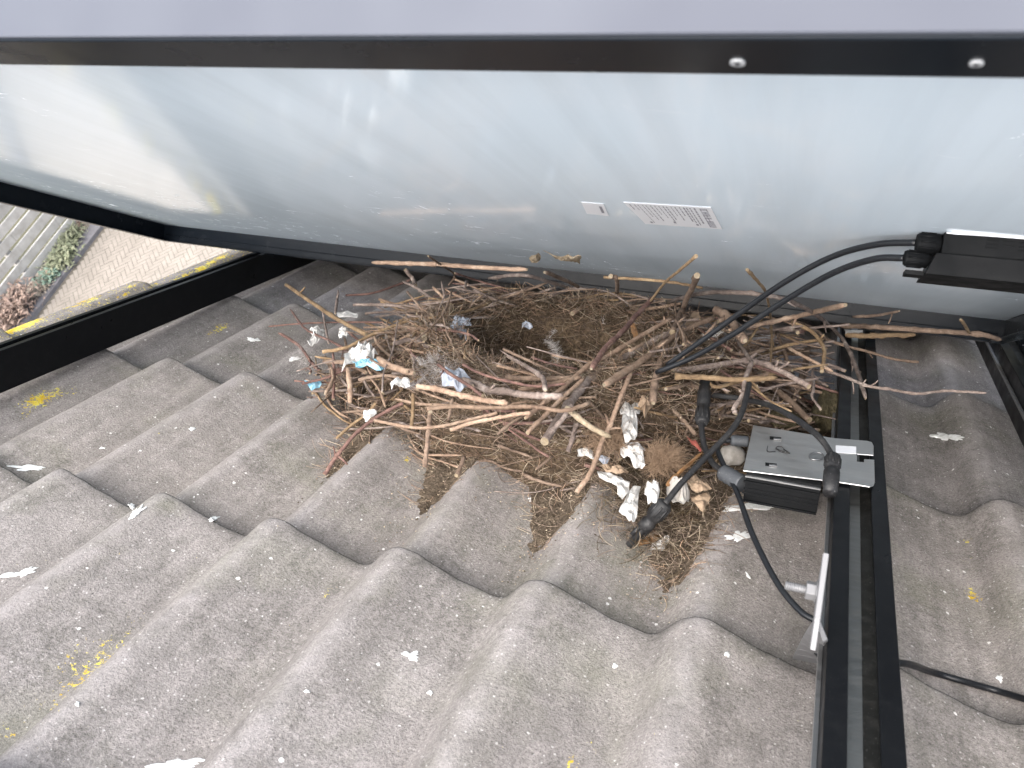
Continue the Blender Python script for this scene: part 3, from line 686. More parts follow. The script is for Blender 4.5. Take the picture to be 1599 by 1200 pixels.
mb.add(vs, fs, 0, True); mb.build('nest_body', M['muck'], nest)

ntw = [0]
def twig_mb(mb, P, r0, r1, seg=5, knot=.25, bend=0.0, n=8, r=rnd, cap=1):
    Q = spline(P, seg); k = len(Q); L = sum((Q[i + 1] - Q[i]).length for i in range(k - 1)); sd = r.random() * 50
    Q = [q + Vector((noise.noise(Vector((i * .9, sd, 0))), noise.noise(Vector((i * .9, sd, 7))), noise.noise(Vector((i * .9, sd, 13))))) * (r0 * .32 + bend) for i, q in enumerate(Q)]
    rad = []
    for i in range(k):
        t = i / max(1, k - 1); rr = r0 + (r1 - r0) * t; rr *= 1 + knot * .5 * noise.noise(Vector((i * 1.7, sd, 4)))
        if r.random() < .10: rr *= 1 + knot * r.uniform(.6, 1.4)
        rad.append(max(rr, .0004))
    if r.random() < .55: rad[-1] *= .5
    if r.random() < .35: rad[0] *= .6
    mb.tube(Q, rad, n, cap=cap)
    if r.random() < .3 and k > 6:
        i = r.randrange(2, k - 2); t = (Q[i + 1] - Q[i]).normalized(); a = t.orthogonal().normalized(); a.rotate(Matrix.Rotation(r.random() * 6.28, 3, t)); e = Q[i] + (a + t * r.uniform(.3, 1.)) * r.uniform(.004, .014)
        if e.z < under(e): mb.tube([Q[i], Q[i].lerp(e, .55) + t * .001, e], [rad[i] * .55, rad[i] * .42, rad[i] * .3], 5, cap=cap)
    return Q, rad
def twig(P, rpx, mt, zs, taper=.75, side=0, knot=.25):
    """P: outline points in photo pixels, zs: heights at first and last point"""
    n = len(P); pts = [bpn(u, v, .89 * (zs[0] + (zs[1] - zs[0]) * i / (n - 1))) for i, (u, v) in enumerate(P)]
    d = (pts[0] - EYE).length; r0 = rpx * .87 * d / FPX
    mb = MB(); Q, rad = twig_mb(mb, pts, r0, r0 * taper, 7, knot)
    for s_ in range(side):
        i = rnd.randrange(2, len(Q) - 2); t = (Q[i + 1] - Q[i]).normalized(); a = t.orthogonal().normalized(); a.rotate(Matrix.Rotation(rnd.random() * 6.28, 3, t))
        L = rnd.uniform(.006, .02); e = Q[i] + (a + t * .8) * L
        if e.z < under(e): mb.tube([Q[i], Q[i].lerp(e, .6) + t * .001, e], [rad[i] * .6, rad[i] * .45, rad[i] * .35], 6, cap=1)
    ntw[0] += 1
    return mb.build('twig', [M[mt], M['cut']], nest)
A_ = lambda *q: [(400 + x / 3, 380 + y / 3) for x, y in q]
B_ = lambda *q: [(820 + x / 3, 380 + y / 3) for x, y in q]
E_ = lambda *q: [(1240 + x / 5.455, 480 + y / 5.455) for x, y in q]
O_ = lambda *q: list(q)
TW = [
 (A_((140,195),(250,270),(370,350),(520,430)), 3.2, 'gold', (.075, .085), 1.0, 1), (A_((545,90),(700,95),(850,100),(1030,112),(1270,125)), 3.4, 'tan', (.10, .10), 1.0, 0),
 (A_((60,390),(250,375),(450,370),(600,372)), 1.4, 'red', (.03, .07), 1.2, 0), (A_((160,310),(230,400),(350,460),(430,500)), 1.7, 'red', (.04, .07), 1, 1),
 (A_((420,245),(540,235),(650,200),(730,170)), 1.9, 'red', (.06, .08), 1.2, 0), (A_((455,290),(600,290),(760,300),(900,280),(1000,265)), 3.0, 'grey', (.08, .1), 1, 1),
 (A_((310,510),(420,490),(520,440),(640,390),(760,350),(860,340)), 3.2, 'gold', (.08, .105), .9, 0), (A_((570,540),(640,580),(740,610)), 6, 'tan', (.115, .115), 1, 0),
 (A_((755,670),(850,685),(950,710),(1060,735),(1180,750)), 5.2, 'tan', (.118, .122), .95, 0), (A_((800,775),(950,765),(1100,772),(1250,765),(1330,770),(1440,785),(1560,750)), 4.2, 'tan', (.112, .125), .9, 1),
 (A_((555,830),(650,850),(750,865),(850,860),(950,840),(1050,815),(1130,795)), 2.8, 'tan', (.088, .118), 1, 0), (A_((910,875),(1000,845),(1100,825),(1200,805),(1290,795)), 3.6, 'tan', (.105, .122), 1, 0),
 (A_((320,1085),(370,1010),(400,970),(480,880),(590,800),(690,750)), 3.8, 'red', (.02, .10), .8, 1), (A_((375,915),(450,850),(520,800),(560,750)), 2.6, 'gold', (.05, .085), 1, 0),
 (A_((790,1050),(800,950),(810,850),(815,790)), 4.6, 'brown', (.03, .10), .9, 0), (A_((725,870),(735,780),(735,700)), 3.8, 'gold', (.07, .108), .9, 0),
 (A_((855,570),(920,620),(1000,670),(1060,715)), 3.2, 'red', (.125, .128), .9, 0), (A_((970,570),(1050,610),(1150,640),(1300,670),(1450,660)), 2.5, 'red', (.12, .128), .9, 0),
 (A_((960,640),(1040,665),(1090,690),(1170,695),(1250,710),(1350,715),(1440,720)), 6.5, 'grey', (.112, .125), .9, 1), (A_((1180,530),(1270,580),(1340,630),(1355,690)), 3.6, 'grey', (.115, .135), 1.2, 0),
 (A_((1170,630),(1330,635),(1500,630)), 4.4, 'brown', (.112, .12), 1, 0), (A_((1230,690),(1400,655),(1520,630)), 4.6, 'tan', (.112, .125), .9, 0),
 (A_((1270,890),(1350,810),(1440,720),(1540,630)), 4.2, 'tan', (.108, .132), .9, 0), (A_((700,125),(735,170),(745,200)), 3.6, 'grey', (.09, .085), 1, 0),
 (A_((690,180),(760,215),(830,265)), 2.6, 'grey', (.09, .095), .9, 1), (A_((805,60),(870,105),(930,150),(900,200)), 2.2, 'brown', (.10, .09), 1, 0),
 (A_((985,180),(965,260)), 2.2, 'grey', (.1, .1), 1, 0), (A_((930,140),(1050,180),(1180,215)), 1.7, 'red', (.1, .1), 1, 0),
 (A_((1090,165),(1250,150),(1400,190),(1500,220)), 3.2, 'grey', (.1, .1), .8, 1), (A_((215,660),(330,630),(430,590),(560,560)), 2.2, 'red', (.04, .08), 1, 0),
 (A_((105,420),(200,480),(260,560),(300,600)), 2.6, 'red', (.03, .05), .9, 2), (A_((590,700),(600,600),(640,500),(665,350)), 1.8, 'grey', (.115, .12), .8, 0),
 (A_((640,470),(740,455),(820,490)), 4.2, 'grey', (.1, .105), 1, 0), (A_((1130,895),(1200,840),(1300,780)), 2.8, 'brown', (.095, .118), 1, 0),
 (A_((1180,870),(1280,940),(1370,1000)), 1.8, 'red', (.08, .04), 1, 0), (A_((1310,1060),(1390,1000)), 2.3, 'brown', (.035, .04), 1, 0),
 (A_((940,1090),(975,1000)), 4.4, 'brown', (.018, .03), .9, 0), (A_((430,590),(440,680),(440,750)), 4.4, 'tan', (.085, .06), 1, 0), (A_((320,555),(430,560)), 4.2, 'brown', (.06, .075), 1, 0),
 (A_((370,330),(385,220)), 2.6, 'grey', (.06, .06), .9, 0), (A_((900,830),(920,730)), 3, 'brown', (.085, .11), 1, 0), (A_((1350,920),(1430,830),(1480,760)), 4.6, 'grey', (.09, .115), 1, 0),
 (A_((450,480),(560,560),(700,610)), 2.2, 'brown', (.08, .11), 1, 0), (A_((480,640),(600,620),(720,640)), 3, 'brown', (.09, .11), 1, 0), (A_((310,310),(330,420),(340,470)), 1.8, 'grey', (.05, .06), 1, 0),
 (B_((800,60),(720,130),(650,190),(585,275)), 3.0, 'gold', (.15, .148), 1.15, 0), (B_((590,265),(520,340),(440,430),(370,500),(310,590)), 4.0, 'red', (.15, .135), 1.1, 1),
 (B_((370,665),(450,615),(560,540),(650,470),(760,400),(880,350)), 6.5, 'tan', (.135, .14), .85, 1), (B_((90,930),(200,760),(300,640),(400,570),(550,490),(640,440),(750,400)), 8.5, 'grey', (.09, .14), .85, 2),
 (B_((0,820),(150,700),(300,570),(400,520),(550,430),(690,350)), 4.6, 'tan', (.115, .145), 1, 0), (B_((600,750),(605,660),(630,560),(660,480)), 6.4, 'brown', (.095, .135), .9, 0),
 (B_((690,420),(740,300),(790,190),(805,150)), 5.4, 'brown', (.14, .14), .9, 1), (B_((240,1170),(310,1070),(360,930),(400,850),(440,740),(500,600)), 4.8, 'tan', (.025, .13), .9, 2),
 (B_((190,765),(290,850),(400,910)), 5.6, 'cut', (.118, .085), .85, 0), (B_((1500,290),(1350,325),(1220,355),(1100,380),(950,410)), 5.2, 'tan', (.12, .125), .85, 1),
 (B_((1040,125),(1090,180),(1130,240),(1150,350),(1155,450),(1150,560)), 3.0, 'gold', (.12, .095), 1, 1), (B_((890,310),(950,350),(1010,430),(1030,460)), 7.5, 'brown', (.14, .13), .9, 1),
 (O_((997,487),(1037,475),(1087,460),(1137,457),(1187,460),(1230,470),(1267,487),(1297,510),(1317,532),(1330,556),(1342,590),(1352,622)), 3.6, 'grey', (.12, .075), .9, 5),
 (B_((690,600),(850,580),(1000,555),(1100,560),(1200,600),(1330,670)), 6, 'grey', (.11, .105), .8, 3), (B_((700,625),(850,630),(1000,640),(1180,630)), 5.2, 'gold', (.112, .115), .9, 1),
 (B_((855,650),(900,675),(1000,650),(1100,640)), 3.2, 'gold', (.1, .1), 1, 0), (B_((1060,560),(1030,640),(1020,710),(980,770),(985,800)), 4.2, 'grey', (.118, .095), .9, 1),
 (B_((990,450),(1050,540),(1065,565)), 3, 'grey', (.115, .118), 1, 0), (B_((370,160),(550,170),(700,185),(830,210)), 2.8, 'gold', (.1, .1), .8, 1),
 (B_((90,135),(190,175),(300,225),(400,240),(510,250)), 3.8, 'brown', (.1, .11), .9, 0), (B_((220,330),(300,290),(400,280)), 4.2, 'tan', (.112, .115), .9, 0),
 (B_((400,155),(430,170),(430,230)), 4.2, 'brown', (.1, .1), 1, 0), (B_((450,240),(470,320)), 2.8, 'gold', (.115, .11), 1, 0), (B_((1050,660),(1150,740),(1250,790)), 1.8, 'gold', (.1, .085), 1, 0),
 (B_((1150,500),(1270,470),(1400,450)), 3.0, 'gold', (.09, .09), .9, 0), (B_((1250,370),(1350,420),(1400,500),(1390,600)), 3.4, 'gold', (.105, .085), .9, 1),
 (O_((1319,524),(1350,525),(1396,524),(1429,523)), 4.4, 'gold', (.085, .09), .85, 1), (O_((1282,528),(1319,540),(1350,548),(1396,561),(1434,566)), 2.4, 'brown', (.085, .08), .9, 1),
 (O_((1290,579),(1322,590),(1354,603),(1383,607),(1430,615),(1470,611),(1505,612),(1540,614)), 2.7, 'grey', (.08, .085), .8, 4), (O_((1313,509),(1368,511),(1440,516),(1527,522),(1563,531)), 4.2, 'brown', (.055, .055), .8, 0),
 (O_((1500,499),(1507,509),(1513,520)), 2.6, 'gold', (.06, .058), 1, 0), (O_((1332,495),(1368,493),(1405,486)), 2.6, 'brown', (.09, .09), .7, 2),
 (B_((1180,420),(1225,540),(1240,620)), 3, 'brown', (.09, .07), 1, 0), (B_((1230,490),(1360,560),(1440,600)), 3, 'tan', (.09, .085), .9, 0), (B_((1500,600),(1420,570),(1330,580)), 3, 'grey', (.08, .085), .9, 1),
 (B_((1330,480),(1290,640),(1250,760)), 4, 'brown', (.07, .05), 1, 0), (B_((1110,640),(1240,740),(1330,830)), 5.5, 'brown', (.06, .05), .9, 0), (B_((1345,590),(1350,680),(1345,720),(1385,780)), 2.3, 'grey', (.085, .075), .8, 1),
 (B_((880,470),(1010,520),(1120,500)), 3.2, 'brown', (.1, .1), .9, 0), (B_((620,750),(700,790),(760,850),(800,900)), 4.2, 'brown', (.07, .045), .9, 0), (B_((640,690),(740,660),(850,690)), 5, 'brown', (.09, .085), .9, 1),
 (B_((200,980),(225,900),(240,840)), 4.4, 'grey', (.05, .09), 1, 1), (B_((0,920),(60,970),(110,1000)), 2.2, 'red', (.06, .045), 1, 0),
]
for t in TW: twig(*t)
# the many smaller sticks packed round the rim
def packed(i):
    r = random.Random(900 + i); zone = r.random()
    if zone < .38:
        a = r.uniform(0, 6.283); rr = r.uniform(.14, .31); c = Vector((.49 + 1.15 * rr * math.cos(a), .42 + rr * math.sin(a) * (.72 if math.sin(a) < 0 else 1.05), 0)); dirn = a + math.pi / 2 + r.uniform(-.6, .6)
    elif zone < .66: c = Vector((r.uniform(.60, .82), r.uniform(.36, .70), 0)); dirn = r.choice([r.gauss(.1, .5), r.uniform(0, 3.14), r.uniform(0, 3.14)])
    elif zone < .86: c = Vector((r.uniform(.14, .84), r.uniform(.56, .71), 0)); dirn = r.uniform(-.4, .4)
    else: c = Vector((r.uniform(.12, .40), r.uniform(.36, .66), 0)); dirn = r.uniform(-.8, .8)
    front = r.random() < .16
    if front: c = Vector((r.uniform(.18, .64), r.uniform(.25, .34), 0)); dirn = r.uniform(0, 3.14)
    L = r.uniform(.04, .17) * (.6 if front else 1); z = max(core(c.x, c.y), tile_z(c.x, c.y)) + r.uniform(-.004, .022)
    if zone >= .38 and zone < .66: z = r.uniform(.01, .085)
    if .66 <= zone < .86: z = r.uniform(.01, .075)
    if front: z = r.uniform(.015, .065)
    d = Vector((math.cos(dirn), math.sin(dirn) * .9, r.uniform(-.4, .4))); n = 4; pts = []
    side = Vector((-d.y, d.x, 0)) * r.uniform(-.08, .08) * L * 3
    for k in range(n):
        t = k / (n - 1) - .5; p = c + d * L * t + side * (1 - 4 * t * t) * .5; p.z += z
        p.z = max(p.z, tile_z(p.x, p.y) + .002); 
        if p.y > .735: p.y = .735 - r.random() * .01
        p.z = min(p.z, under(p, .008), .155); pts.append(p)
    return pts, r
def clear_cup(pts): return all(math.hypot((p.x - .49) / 1.15, p.y - .42) > .122 and p.x < .885 for p in pts)
kinds = ['brown', 'grey', 'tan', 'red', 'gold']
left = 100 - ntw[0]
for i in range(max(0, left)):
    pts, r = packed(i)
    while not clear_cup(pts): pts, r = packed(r.randrange(3000, 90000))
    mb = MB(); twig_mb(mb, pts, r.uniform(.0016, .0034), r.uniform(.0012, .0026), 4, .3, r=r); mb.build('twig', [M[r.choice(kinds)], M['cut']], nest); ntw[0] += 1
mb = MB()
for i in range(1150):
    pts, r = packed(300 + i)
    if not clear_cup(pts): continue
    k = r.choice([0, 0, 0, 1, 1, 1, 2, 2, 3, 4]); o = len(mb.m); r0 = r.uniform(.0007, .0026)
    twig_mb(mb, pts, r0, r0 * r.uniform(.6, .9), 3, .35, n=6, r=r, cap=5)
    mb.m[o:] = [k if x == 0 else 5 for x in mb.m[o:]]
tm = mb.build('twig_packing', [M[k] for k in kinds] + [M['cut']], nest); tm['kind'] = 'stuff'
# grass, rootlets and moss fibres lining the cup and trailing from its front
def fibres(name, spots, count, mats, rr, Lr, curl, parent, seed):
    r = random.Random(seed); mb = MB()
    for i in range(count):
        p = spots(r)
        if p is None: continue
        a = r.uniform(0, 6.283); el = r.uniform(-.35, .6); d = Vector((math.cos(a) * math.cos(el), math.sin(a) * math.cos(el), math.sin(el))); L = r.uniform(*Lr)
        ax = Vector((r.gauss(0, 1), r.gauss(0, 1), r.gauss(0, 1))).normalized(); pts = [p]; n = 6; ang = r.uniform(-curl, curl) / n
        for k in range(n):
            q = pts[-1] + d * (L / n); g = max(tile_z(q.x, q.y), -1) + .0008
            if q.z < g: q.z = g
            u_ = under(q, .006)
            if q.z > u_: q.z = u_
            pts.append(q); d = Matrix.Rotation(ang, 3, ax) @ d
        mb.tube(pts, rr * r.uniform(.6, 1.3), 3, mi=r.randrange(len(mats)))
    o = mb.build(name, mats, parent); o['kind'] = 'stuff'; return o
def sp_cup(r):
    a = r.uniform(0, 6.283); q = .17 * math.sqrt(r.random()); x, y = .49 + 1.15 * q * math.cos(a), .42 + q * math.sin(a); return Vector((x, y, core(x, y) + r.uniform(-.001, .004)))
def sp_all(r):
    a = r.uniform(0, 6.283); q = .31 * math.sqrt(r.random()); x, y = .49 + 1.15 * q * math.cos(a), .42 + q * math.sin(a) * (.66 if math.sin(a) < 0 else 1.05); return Vector((x, y, max(core(x, y), tile_z(x, y)) + r.uniform(0, .011)))
def sp_front(r):
    x = r.uniform(.22, .76); y = r.uniform(.08, .33); c = core(x, y)
    p = ((x - PX0) / PER) % 1.0; val = max(0, 1 - abs(p - .78) / .34)
    e = (.30 - .3 * (x - .3)) * (1 - val) + (.142 - .13 * (x - .27)) * val
    if c < tile_z(x, y) - .004 and (y < e + r.uniform(-.02, .06) or r.random() < .3): return None
    return Vector((x, y, max(c, tile_z(x, y)) + r.uniform(0, .004)))
fibres('grass_lining', sp_cup, 4600, [M['dark'], M['dark'], M['fib'][1], M['dark'], M['fib'][2]], .00036, (.014, .04), 4.0, nest, 1)  # mostly dark fibres, so the hollow's shade is painted into the lining
fibres('root_tangle', sp_all, 8500, [M['fib'][1], M['fib'][1], M['fib'][0], M['fib'][2]], .0004, (.015, .05), 3.0, nest, 2)
fibres('hanging_roots', sp_front, 8000, [M['fib'][1], M['fib'][0], M['fib'][1], M['fib'][1], M['fib'][2]], .00034, (.008, .04), 3.2, nest, 3)

def sp_corner(r):
    x = r.gauss(.685, .045); y = r.gauss(.215, .06); 
    if not (.6 < x < .745 and .09 < y < .36): return None
    return Vector((x, y, max(core(x, y), tile_z(x, y) + .006) + r.uniform(0, .022)))
fibres('loose_strands', sp_corner, 1500, [M['fib'][0], M['fib'][1], M['fib'][1], M['dark']], .00034, (.012, .045), 3.5, nest, 4)
# debris washed into the valleys below the nest
def debris():
    mb = MB(); r = random.Random(77); st = .004
    cells = []
    for j in range(70):
        for i in range(190):
            x, y = .22 + i * st, .04 + j * st
            p = ((x - PX0) / PER) % 1.0; val = max(0, 1 - abs(p - .78) / .34)
            edge = (.30 - .3 * (x - .3)) * (1 - val) + (.142 - .13 * (x - .27)) * val + .03 * noise.noise(Vector((x * 14, 0, 5)))
            t = (y - edge) / .05 + .6 * noise.noise(Vector((x * 30, y * 30, 1))) + .3 * noise.noise(Vector((x * 90, y * 90, 2)))
            if x > .735 and y < .30: t -= (x - .735) * 70
            if x > .80: t -= (x - .80) * 60
            if x > .855: t = -9
            if x < .30: t -= (.30 - x) * 14
            cells.append(t)
    vs = []
    for j in range(70):
        for i in range(190):
            x, y = .22 + i * st, .04 + j * st; t = cells[j * 190 + i]
            vs.append(Vector((x, y, tile_z(x, y) + (max(-.004, min(.012, .009 * t)) + .003 * noise.noise(Vector((x * 120, y * 120, 0)))))))
    fs = [(j * 190 + i, j * 190 + i + 1, (j + 1) * 190 + i + 1, (j + 1) * 190 + i) for j in range(69) for i in range(189) if cells[j * 190 + i] > -.35]
    mb.add(vs, fs, 0, True)
    for _ in range(9000):                     # crumbs
        i = r.randrange(190 * 70); t = cells[i]
        if t < -2.6 or r.random() > .30 + .12 * t: continue
        x, y = .22 + (i % 190) * st + r.uniform(-.003, .003), .04 + (i // 190) * st + r.uniform(-.003, .003); s_ = r.uniform(.0006, .0017)
        c = Vector((x, y, tile_z(x, y) + max(0, min(.012, .009 * t)) + s_ * .3)); a = r.random() * 6.28
        u_, v_ = Vector((math.cos(a), math.sin(a), r.uniform(-.4, .4))) * s_, Vector((-math.sin(a), math.cos(a), r.uniform(-.4, .4))) * s_ * r.uniform(.4, 1); w_ = Vector((0, 0, s_ * .6))
        mb.add([c + u_, c + v_, c - u_, c - v_, c + w_, c - w_], [(0, 1, 4), (1, 2, 4), (2, 3, 4), (3, 0, 4), (1, 0, 5), (2, 1, 5), (3, 2, 5), (0, 3, 5)], r.choice([0, 1, 1, 2]))
    return mb
o = debris().build('debris', [M['dirt'], M['fib'][0], M['fib'][1]]); tag(o, 'brown crumbs and soil fallen into the tile valleys below the nest', 'debris', kind='stuff')

# ------------------------------------------------------------------ scraps, leaves, feathers
def crumple(P, z, mt, name, label, cat, group=None, amp=.004, seed=0, fold=1.0, lift=None, th=.0005, hole=None):
    """a torn flat scrap: outline in photo pixels at height z, crumpled by noise"""
    r = random.Random(seed + 400); n = len(P)
    pts = [(bpn(u, v, z * .87) if z is not None else on_tile(u, v, .004)) for u, v in P]
    c = sum(pts, Vector()) / n
    nn = Vector((0, 0, 0))
    for i in range(n): nn += (pts[i] - c).cross(pts[(i + 1) % n] - c)
    nn.normalize()
    nn = nn if nn.dot(EYE - c) > 0 else -nn
    out = []; K = 5; per = []
    for i in range(n):
        for k in range(3): per.append(pts[i].lerp(pts[(i + 1) % n], k / 3))
    N = len(per); vs = [c + nn * amp * r.uniform(.2, 1)]
    for k in range(1, K + 1):
        for i, p in enumerate(per):
            q = c.lerp(p, k / K * (1 + (r.uniform(-.08, .08) if k == K else 0)))
            vs.append(q + nn * amp * (noise.noise(q * 120 + Vector((seed, 0, 0))) * 1.3 + .6 * noise.noise(q * 300)) + nn * amp * .8 * fold * (1 - (k / K) ** 2))
    fs = [(0, 1 + i, 1 + (i + 1) % N) for i in range(N)]
    for k in range(K - 1):
        if hole and k + 1 <= hole: continue
        for i in range(N):
            a = 1 + k * N + i; b = 1 + k * N + (i + 1) % N; fs.append((a, a + N, b + N, b))
    if hole: fs = [f for f in fs if 0 not in f]
    mb = MB(); mb.add(vs, fs, 0, False); o = mb.build(name, M[mt], None, base=c)
    so = o.modifiers.new('solid', 'SOLIDIFY'); so.thickness = th
    return tag(o, label, cat, group)
Z4 = lambda *q: [(900 + x / 4.285, 600 + y / 4.285) for x, y in q]
WS = 'white scraps caught in the nest'
crumple(Z4((330,90),(430,100),(425,190),(400,200),(410,330),(390,390),(330,370),(300,290),(310,200),(290,180)), .075, 'white', 'plastic_scrap', 'torn white plastic strip hanging below the crossing of the sticks', 'plastic scrap', WS, .005, 1)
crumple(Z4((130,585),(220,600),(300,630),(355,655),(350,720),(310,770),(285,750),(300,710),(230,670),(150,620)), .03, 'white', 'plastic_scrap', 'long white strip slanting down beside the end of a forked stick', 'plastic scrap', WS, .003, 2)
crumple(Z4((360,700),(425,700),(410,760),(405,870),(390,905),(355,915),(280,865),(320,790)), .025, 'white', 'plastic_scrap', 'upright white scrap with ragged edges next to the loose plug', 'plastic scrap', WS, .004, 3)
crumple(Z4((470,660),(520,635),(560,690),(540,780),(500,790),(455,740)), .04, 'white', 'plastic_scrap', 'narrow white scrap just above the loose plug', 'plastic scrap', WS, .006, 4)
crumple(Z4((510,1070),(560,1035),(620,1050),(610,1100),(570,1130),(500,1120)), None, 'white', 'plastic_scrap', 'small crumpled white lump below the loose plug', 'plastic scrap', WS, .008, 5, 1.5)
crumple(Z4((10,440),(60,425),(110,460),(115,500),(60,480),(10,490)), .035, 'white', 'plastic_scrap', 'small white flake on the dirt left of the forked stick', 'plastic scrap', WS, .003, 6)
crumple(Z4((290,400),(380,420),(470,420),(440,470),(460,550),(400,575),(360,510),(300,470)), .05, 'white', 'plastic_scrap', 'ragged off white shreds below the hanging plastic strip', 'plastic scrap', WS, .007, 7)
crumple(Z4((160,470),(225,500),(200,530),(150,510)), .035, 'film', 'plastic_scrap', 'tiny greyish flake beside the forked stick', 'plastic scrap', WS, .003, 8)
crumple(A_((400,590),(430,520),(480,475),(540,480),(570,530),(530,560),(470,560)), .085, 'white', 'plastic_scrap', 'grey white plastic lump above the blue scrap', 'plastic scrap', WS, .010, 9, 1.4)
crumple(A_((455,555),(500,560),(560,535),(600,575),(590,600),(520,580),(470,585)), .088, 'blue', 'plastic_scrap', 'bright blue plastic scrap at the left side of the nest', 'plastic scrap', None, .006, 10)
crumple(A_((225,655),(300,645),(310,665),(260,680)), .035, 'blue', 'plastic_scrap', 'small dull blue scrap at the outer left edge of the nest', 'plastic scrap', None, .004, 11)
crumple(A_((240,410),(290,395),(330,410),(310,440),(270,475),(240,470),(270,430)), .05, 'white', 'plastic_scrap', 'bigger white flake behind the dark thin twig on the left', 'plastic scrap', WS, .005, 12)
crumple(A_((390,400),(430,395),(430,430),(400,455),(385,430)), .06, 'white', 'plastic_scrap', 'small white flake between the thin twigs on the left', 'plastic scrap', WS, .005, 13)
crumple(A_((380,325),(430,322),(480,335),(470,348),(385,345)), .045, 'white', 'plastic_scrap', 'flat white flake under the golden stick on the left', 'plastic scrap', WS, .002, 14)
crumple(A_((875,355),(930,345),(1000,355),(1005,390),(940,395),(985,400),(985,460),(960,420),(900,420),(880,400)), .115, 'film', 'plastic_scrap', 'pale blue film folded over the left rim of the cup', 'plastic scrap', None, .010, 15)
crumple(A_((625,655),(660,635),(715,640),(720,670),(670,675),(640,680)), .112, 'white', 'plastic_scrap', 'white flake under the two thick peeled sticks', 'plastic scrap', WS, .005, 16)
crumple(A_((820,335),(860,325),(865,350),(830,355)), .112, 'white', 'plastic_scrap', 'tiny white flake on the back rim beside the blue film', 'plastic scrap', WS, .004, 17)
crumple(B_((820,420),(900,405),(930,420),(880,445),(830,450)), .12, 'white', 'plastic_scrap', 'white scrap seen between the two cables in the nest', 'plastic scrap', WS, .004, 18)
crumple(A_((1240,370),(1290,375),(1295,395),(1250,400)), .09, 'film', 'plastic_scrap', 'small grey flake pressed into the back wall of the cup', 'plastic scrap', WS, .004, 19)
crumple(O_((1319, 515), (1347, 516), (1347, 523), (1320, 522)), .085, 'white', 'plastic_scrap', 'flat pale rectangle behind the golden stick near the rail', 'plastic scrap', WS, .0008, 20)
crumple(A_((505,790),(555,790),(565,805),(520,830),(500,815)), .075, 'white', 'plastic_scrap', 'white fleck on the reddish stick at the lower left', 'plastic scrap', WS, .004, 21)
crumple(A_((765,365),(800,400),(800,455),(780,460),(770,410)), .112, 'cut', 'wood_chip', 'pale wood chip standing in the left rim of the nest', 'wood chip', None, .002, 22)
crumple(B_((490,375),(515,380),(530,430),(515,450),(500,420)), .125, 'oleaf', 'wood_chip', 'orange bark chip in the right rim of the cup', 'wood chip', None, .002, 23)
crumple(Z4((410,1060),(530,950),(570,1020),(500,1070),(420,1085)), None, 'oleaf', 'dry_leaf', 'flat orange brown leaf under the loose plug', 'dry leaf', None, .002, 24)
crumple(Z4((720,650),(800,620),(905,690),(870,710),(800,720)), .04, 'leaf', 'dry_leaf', 'curled tan leaf, the upper of two right of the loose plug', 'dry leaf', None, .004, 25)
crumple(Z4((770,760),(880,730),(905,760),(870,800),(850,850),(790,810)), .03, 'leaf', 'dry_leaf', 'torn tan leaf with a hole, lower of two right of the plug', 'dry leaf', None, .003, 26)
crumple(Z4((740,360),(795,375),(838,440),(830,452),(775,405)), .045, 'rleaf', 'dry_leaf', 'bright red leaf fragment beside the crossing cables', 'dry leaf', None, .002, 27)
crumple(Z4((600,660),(700,570),(830,455),(840,465),(720,580),(620,680)), .045, 'oleaf', 'leaf_blade', 'narrow orange blade beside the cable of the loose plug', 'leaf blade', None, .002, 28)
crumple(Z4((150,540),(260,545),(350,590),(300,610),(200,590)), .035, 'leaf', 'dry_leaf', 'grey brown leaf behind the long white strip', 'dry leaf', None, .006, 29)
crumple(O_((826,402),(838,394),(846,399),(842,407),(830,411)), .1, 'cut', 'dry_leaf', 'pale shrivelled leaf caught on the lower panel frame', 'dry leaf', None, .003, 30)
crumple(O_((850,393),(870,398),(895,400),(908,398),(905,410),(893,406),(868,402)), .1, 'cut', 'dry_leaf', 'long papery husk caught on the lower panel frame', 'dry leaf', None, .003, 31)
crumple(B_((620,470),(700,400),(800,330),(830,360),(740,430),(660,500)), .125, 'leaf', 'dry_leaf', 'large dull leaf under the big peeled branch', 'dry leaf', None, .008, 32)
crumple(B_((540,700),(590,690),(600,760),(560,800),(530,760)), .08, 'leaf', 'dry_leaf', 'brown leaf hanging beside the torn plastic strip', 'dry leaf', None, .007, 33)
crumple(A_((860,600),(960,590),(1010,650),(950,690),(880,660)), .108, 'film', 'plastic_scrap', 'greyish fluff stained film below the left rim', 'plastic scrap', None, .008, 34)
def lump(P, z, rr, mt, name, label, cat, seed, sq=(1, 1, .7), sub=3, rough=.25, freq=40):
    bm = bmesh.new(); bmesh.ops.create_icosphere(bm, subdivisions=sub, radius=1.0)
    c = bp(*P, z) if z is not None else on_tile(*P, rr * .5); me = bpy.data.meshes.new(name)
    for v in bm.verts:
        k = 1 + rough * noise.noise(v.co * 1.6 + Vector((seed, 0, 0))) + rough * .5 * noise.noise(v.co * 4 + Vector((0, seed, 0)))
        v.co = Vector((v.co.x * sq[0], v.co.y * sq[1], v.co.z * sq[2])) * k * rr
    for f in bm.faces: f.smooth = True
    bm.to_mesh(me); bm.free(); me.materials.append(M[mt]); o = bpy.data.objects.new(name, me); C.objects.link(o); BASE[o.name] = c
    o.matrix_world = ROOF @ Matrix.Translation(c); return tag(o, label, cat)
lump((1143, 711), .022, .014, 'stone', 'stone', 'smooth grey stone behind the optimizer lead', 'stone', 1, (1.1, 1, .9), rough=.2)
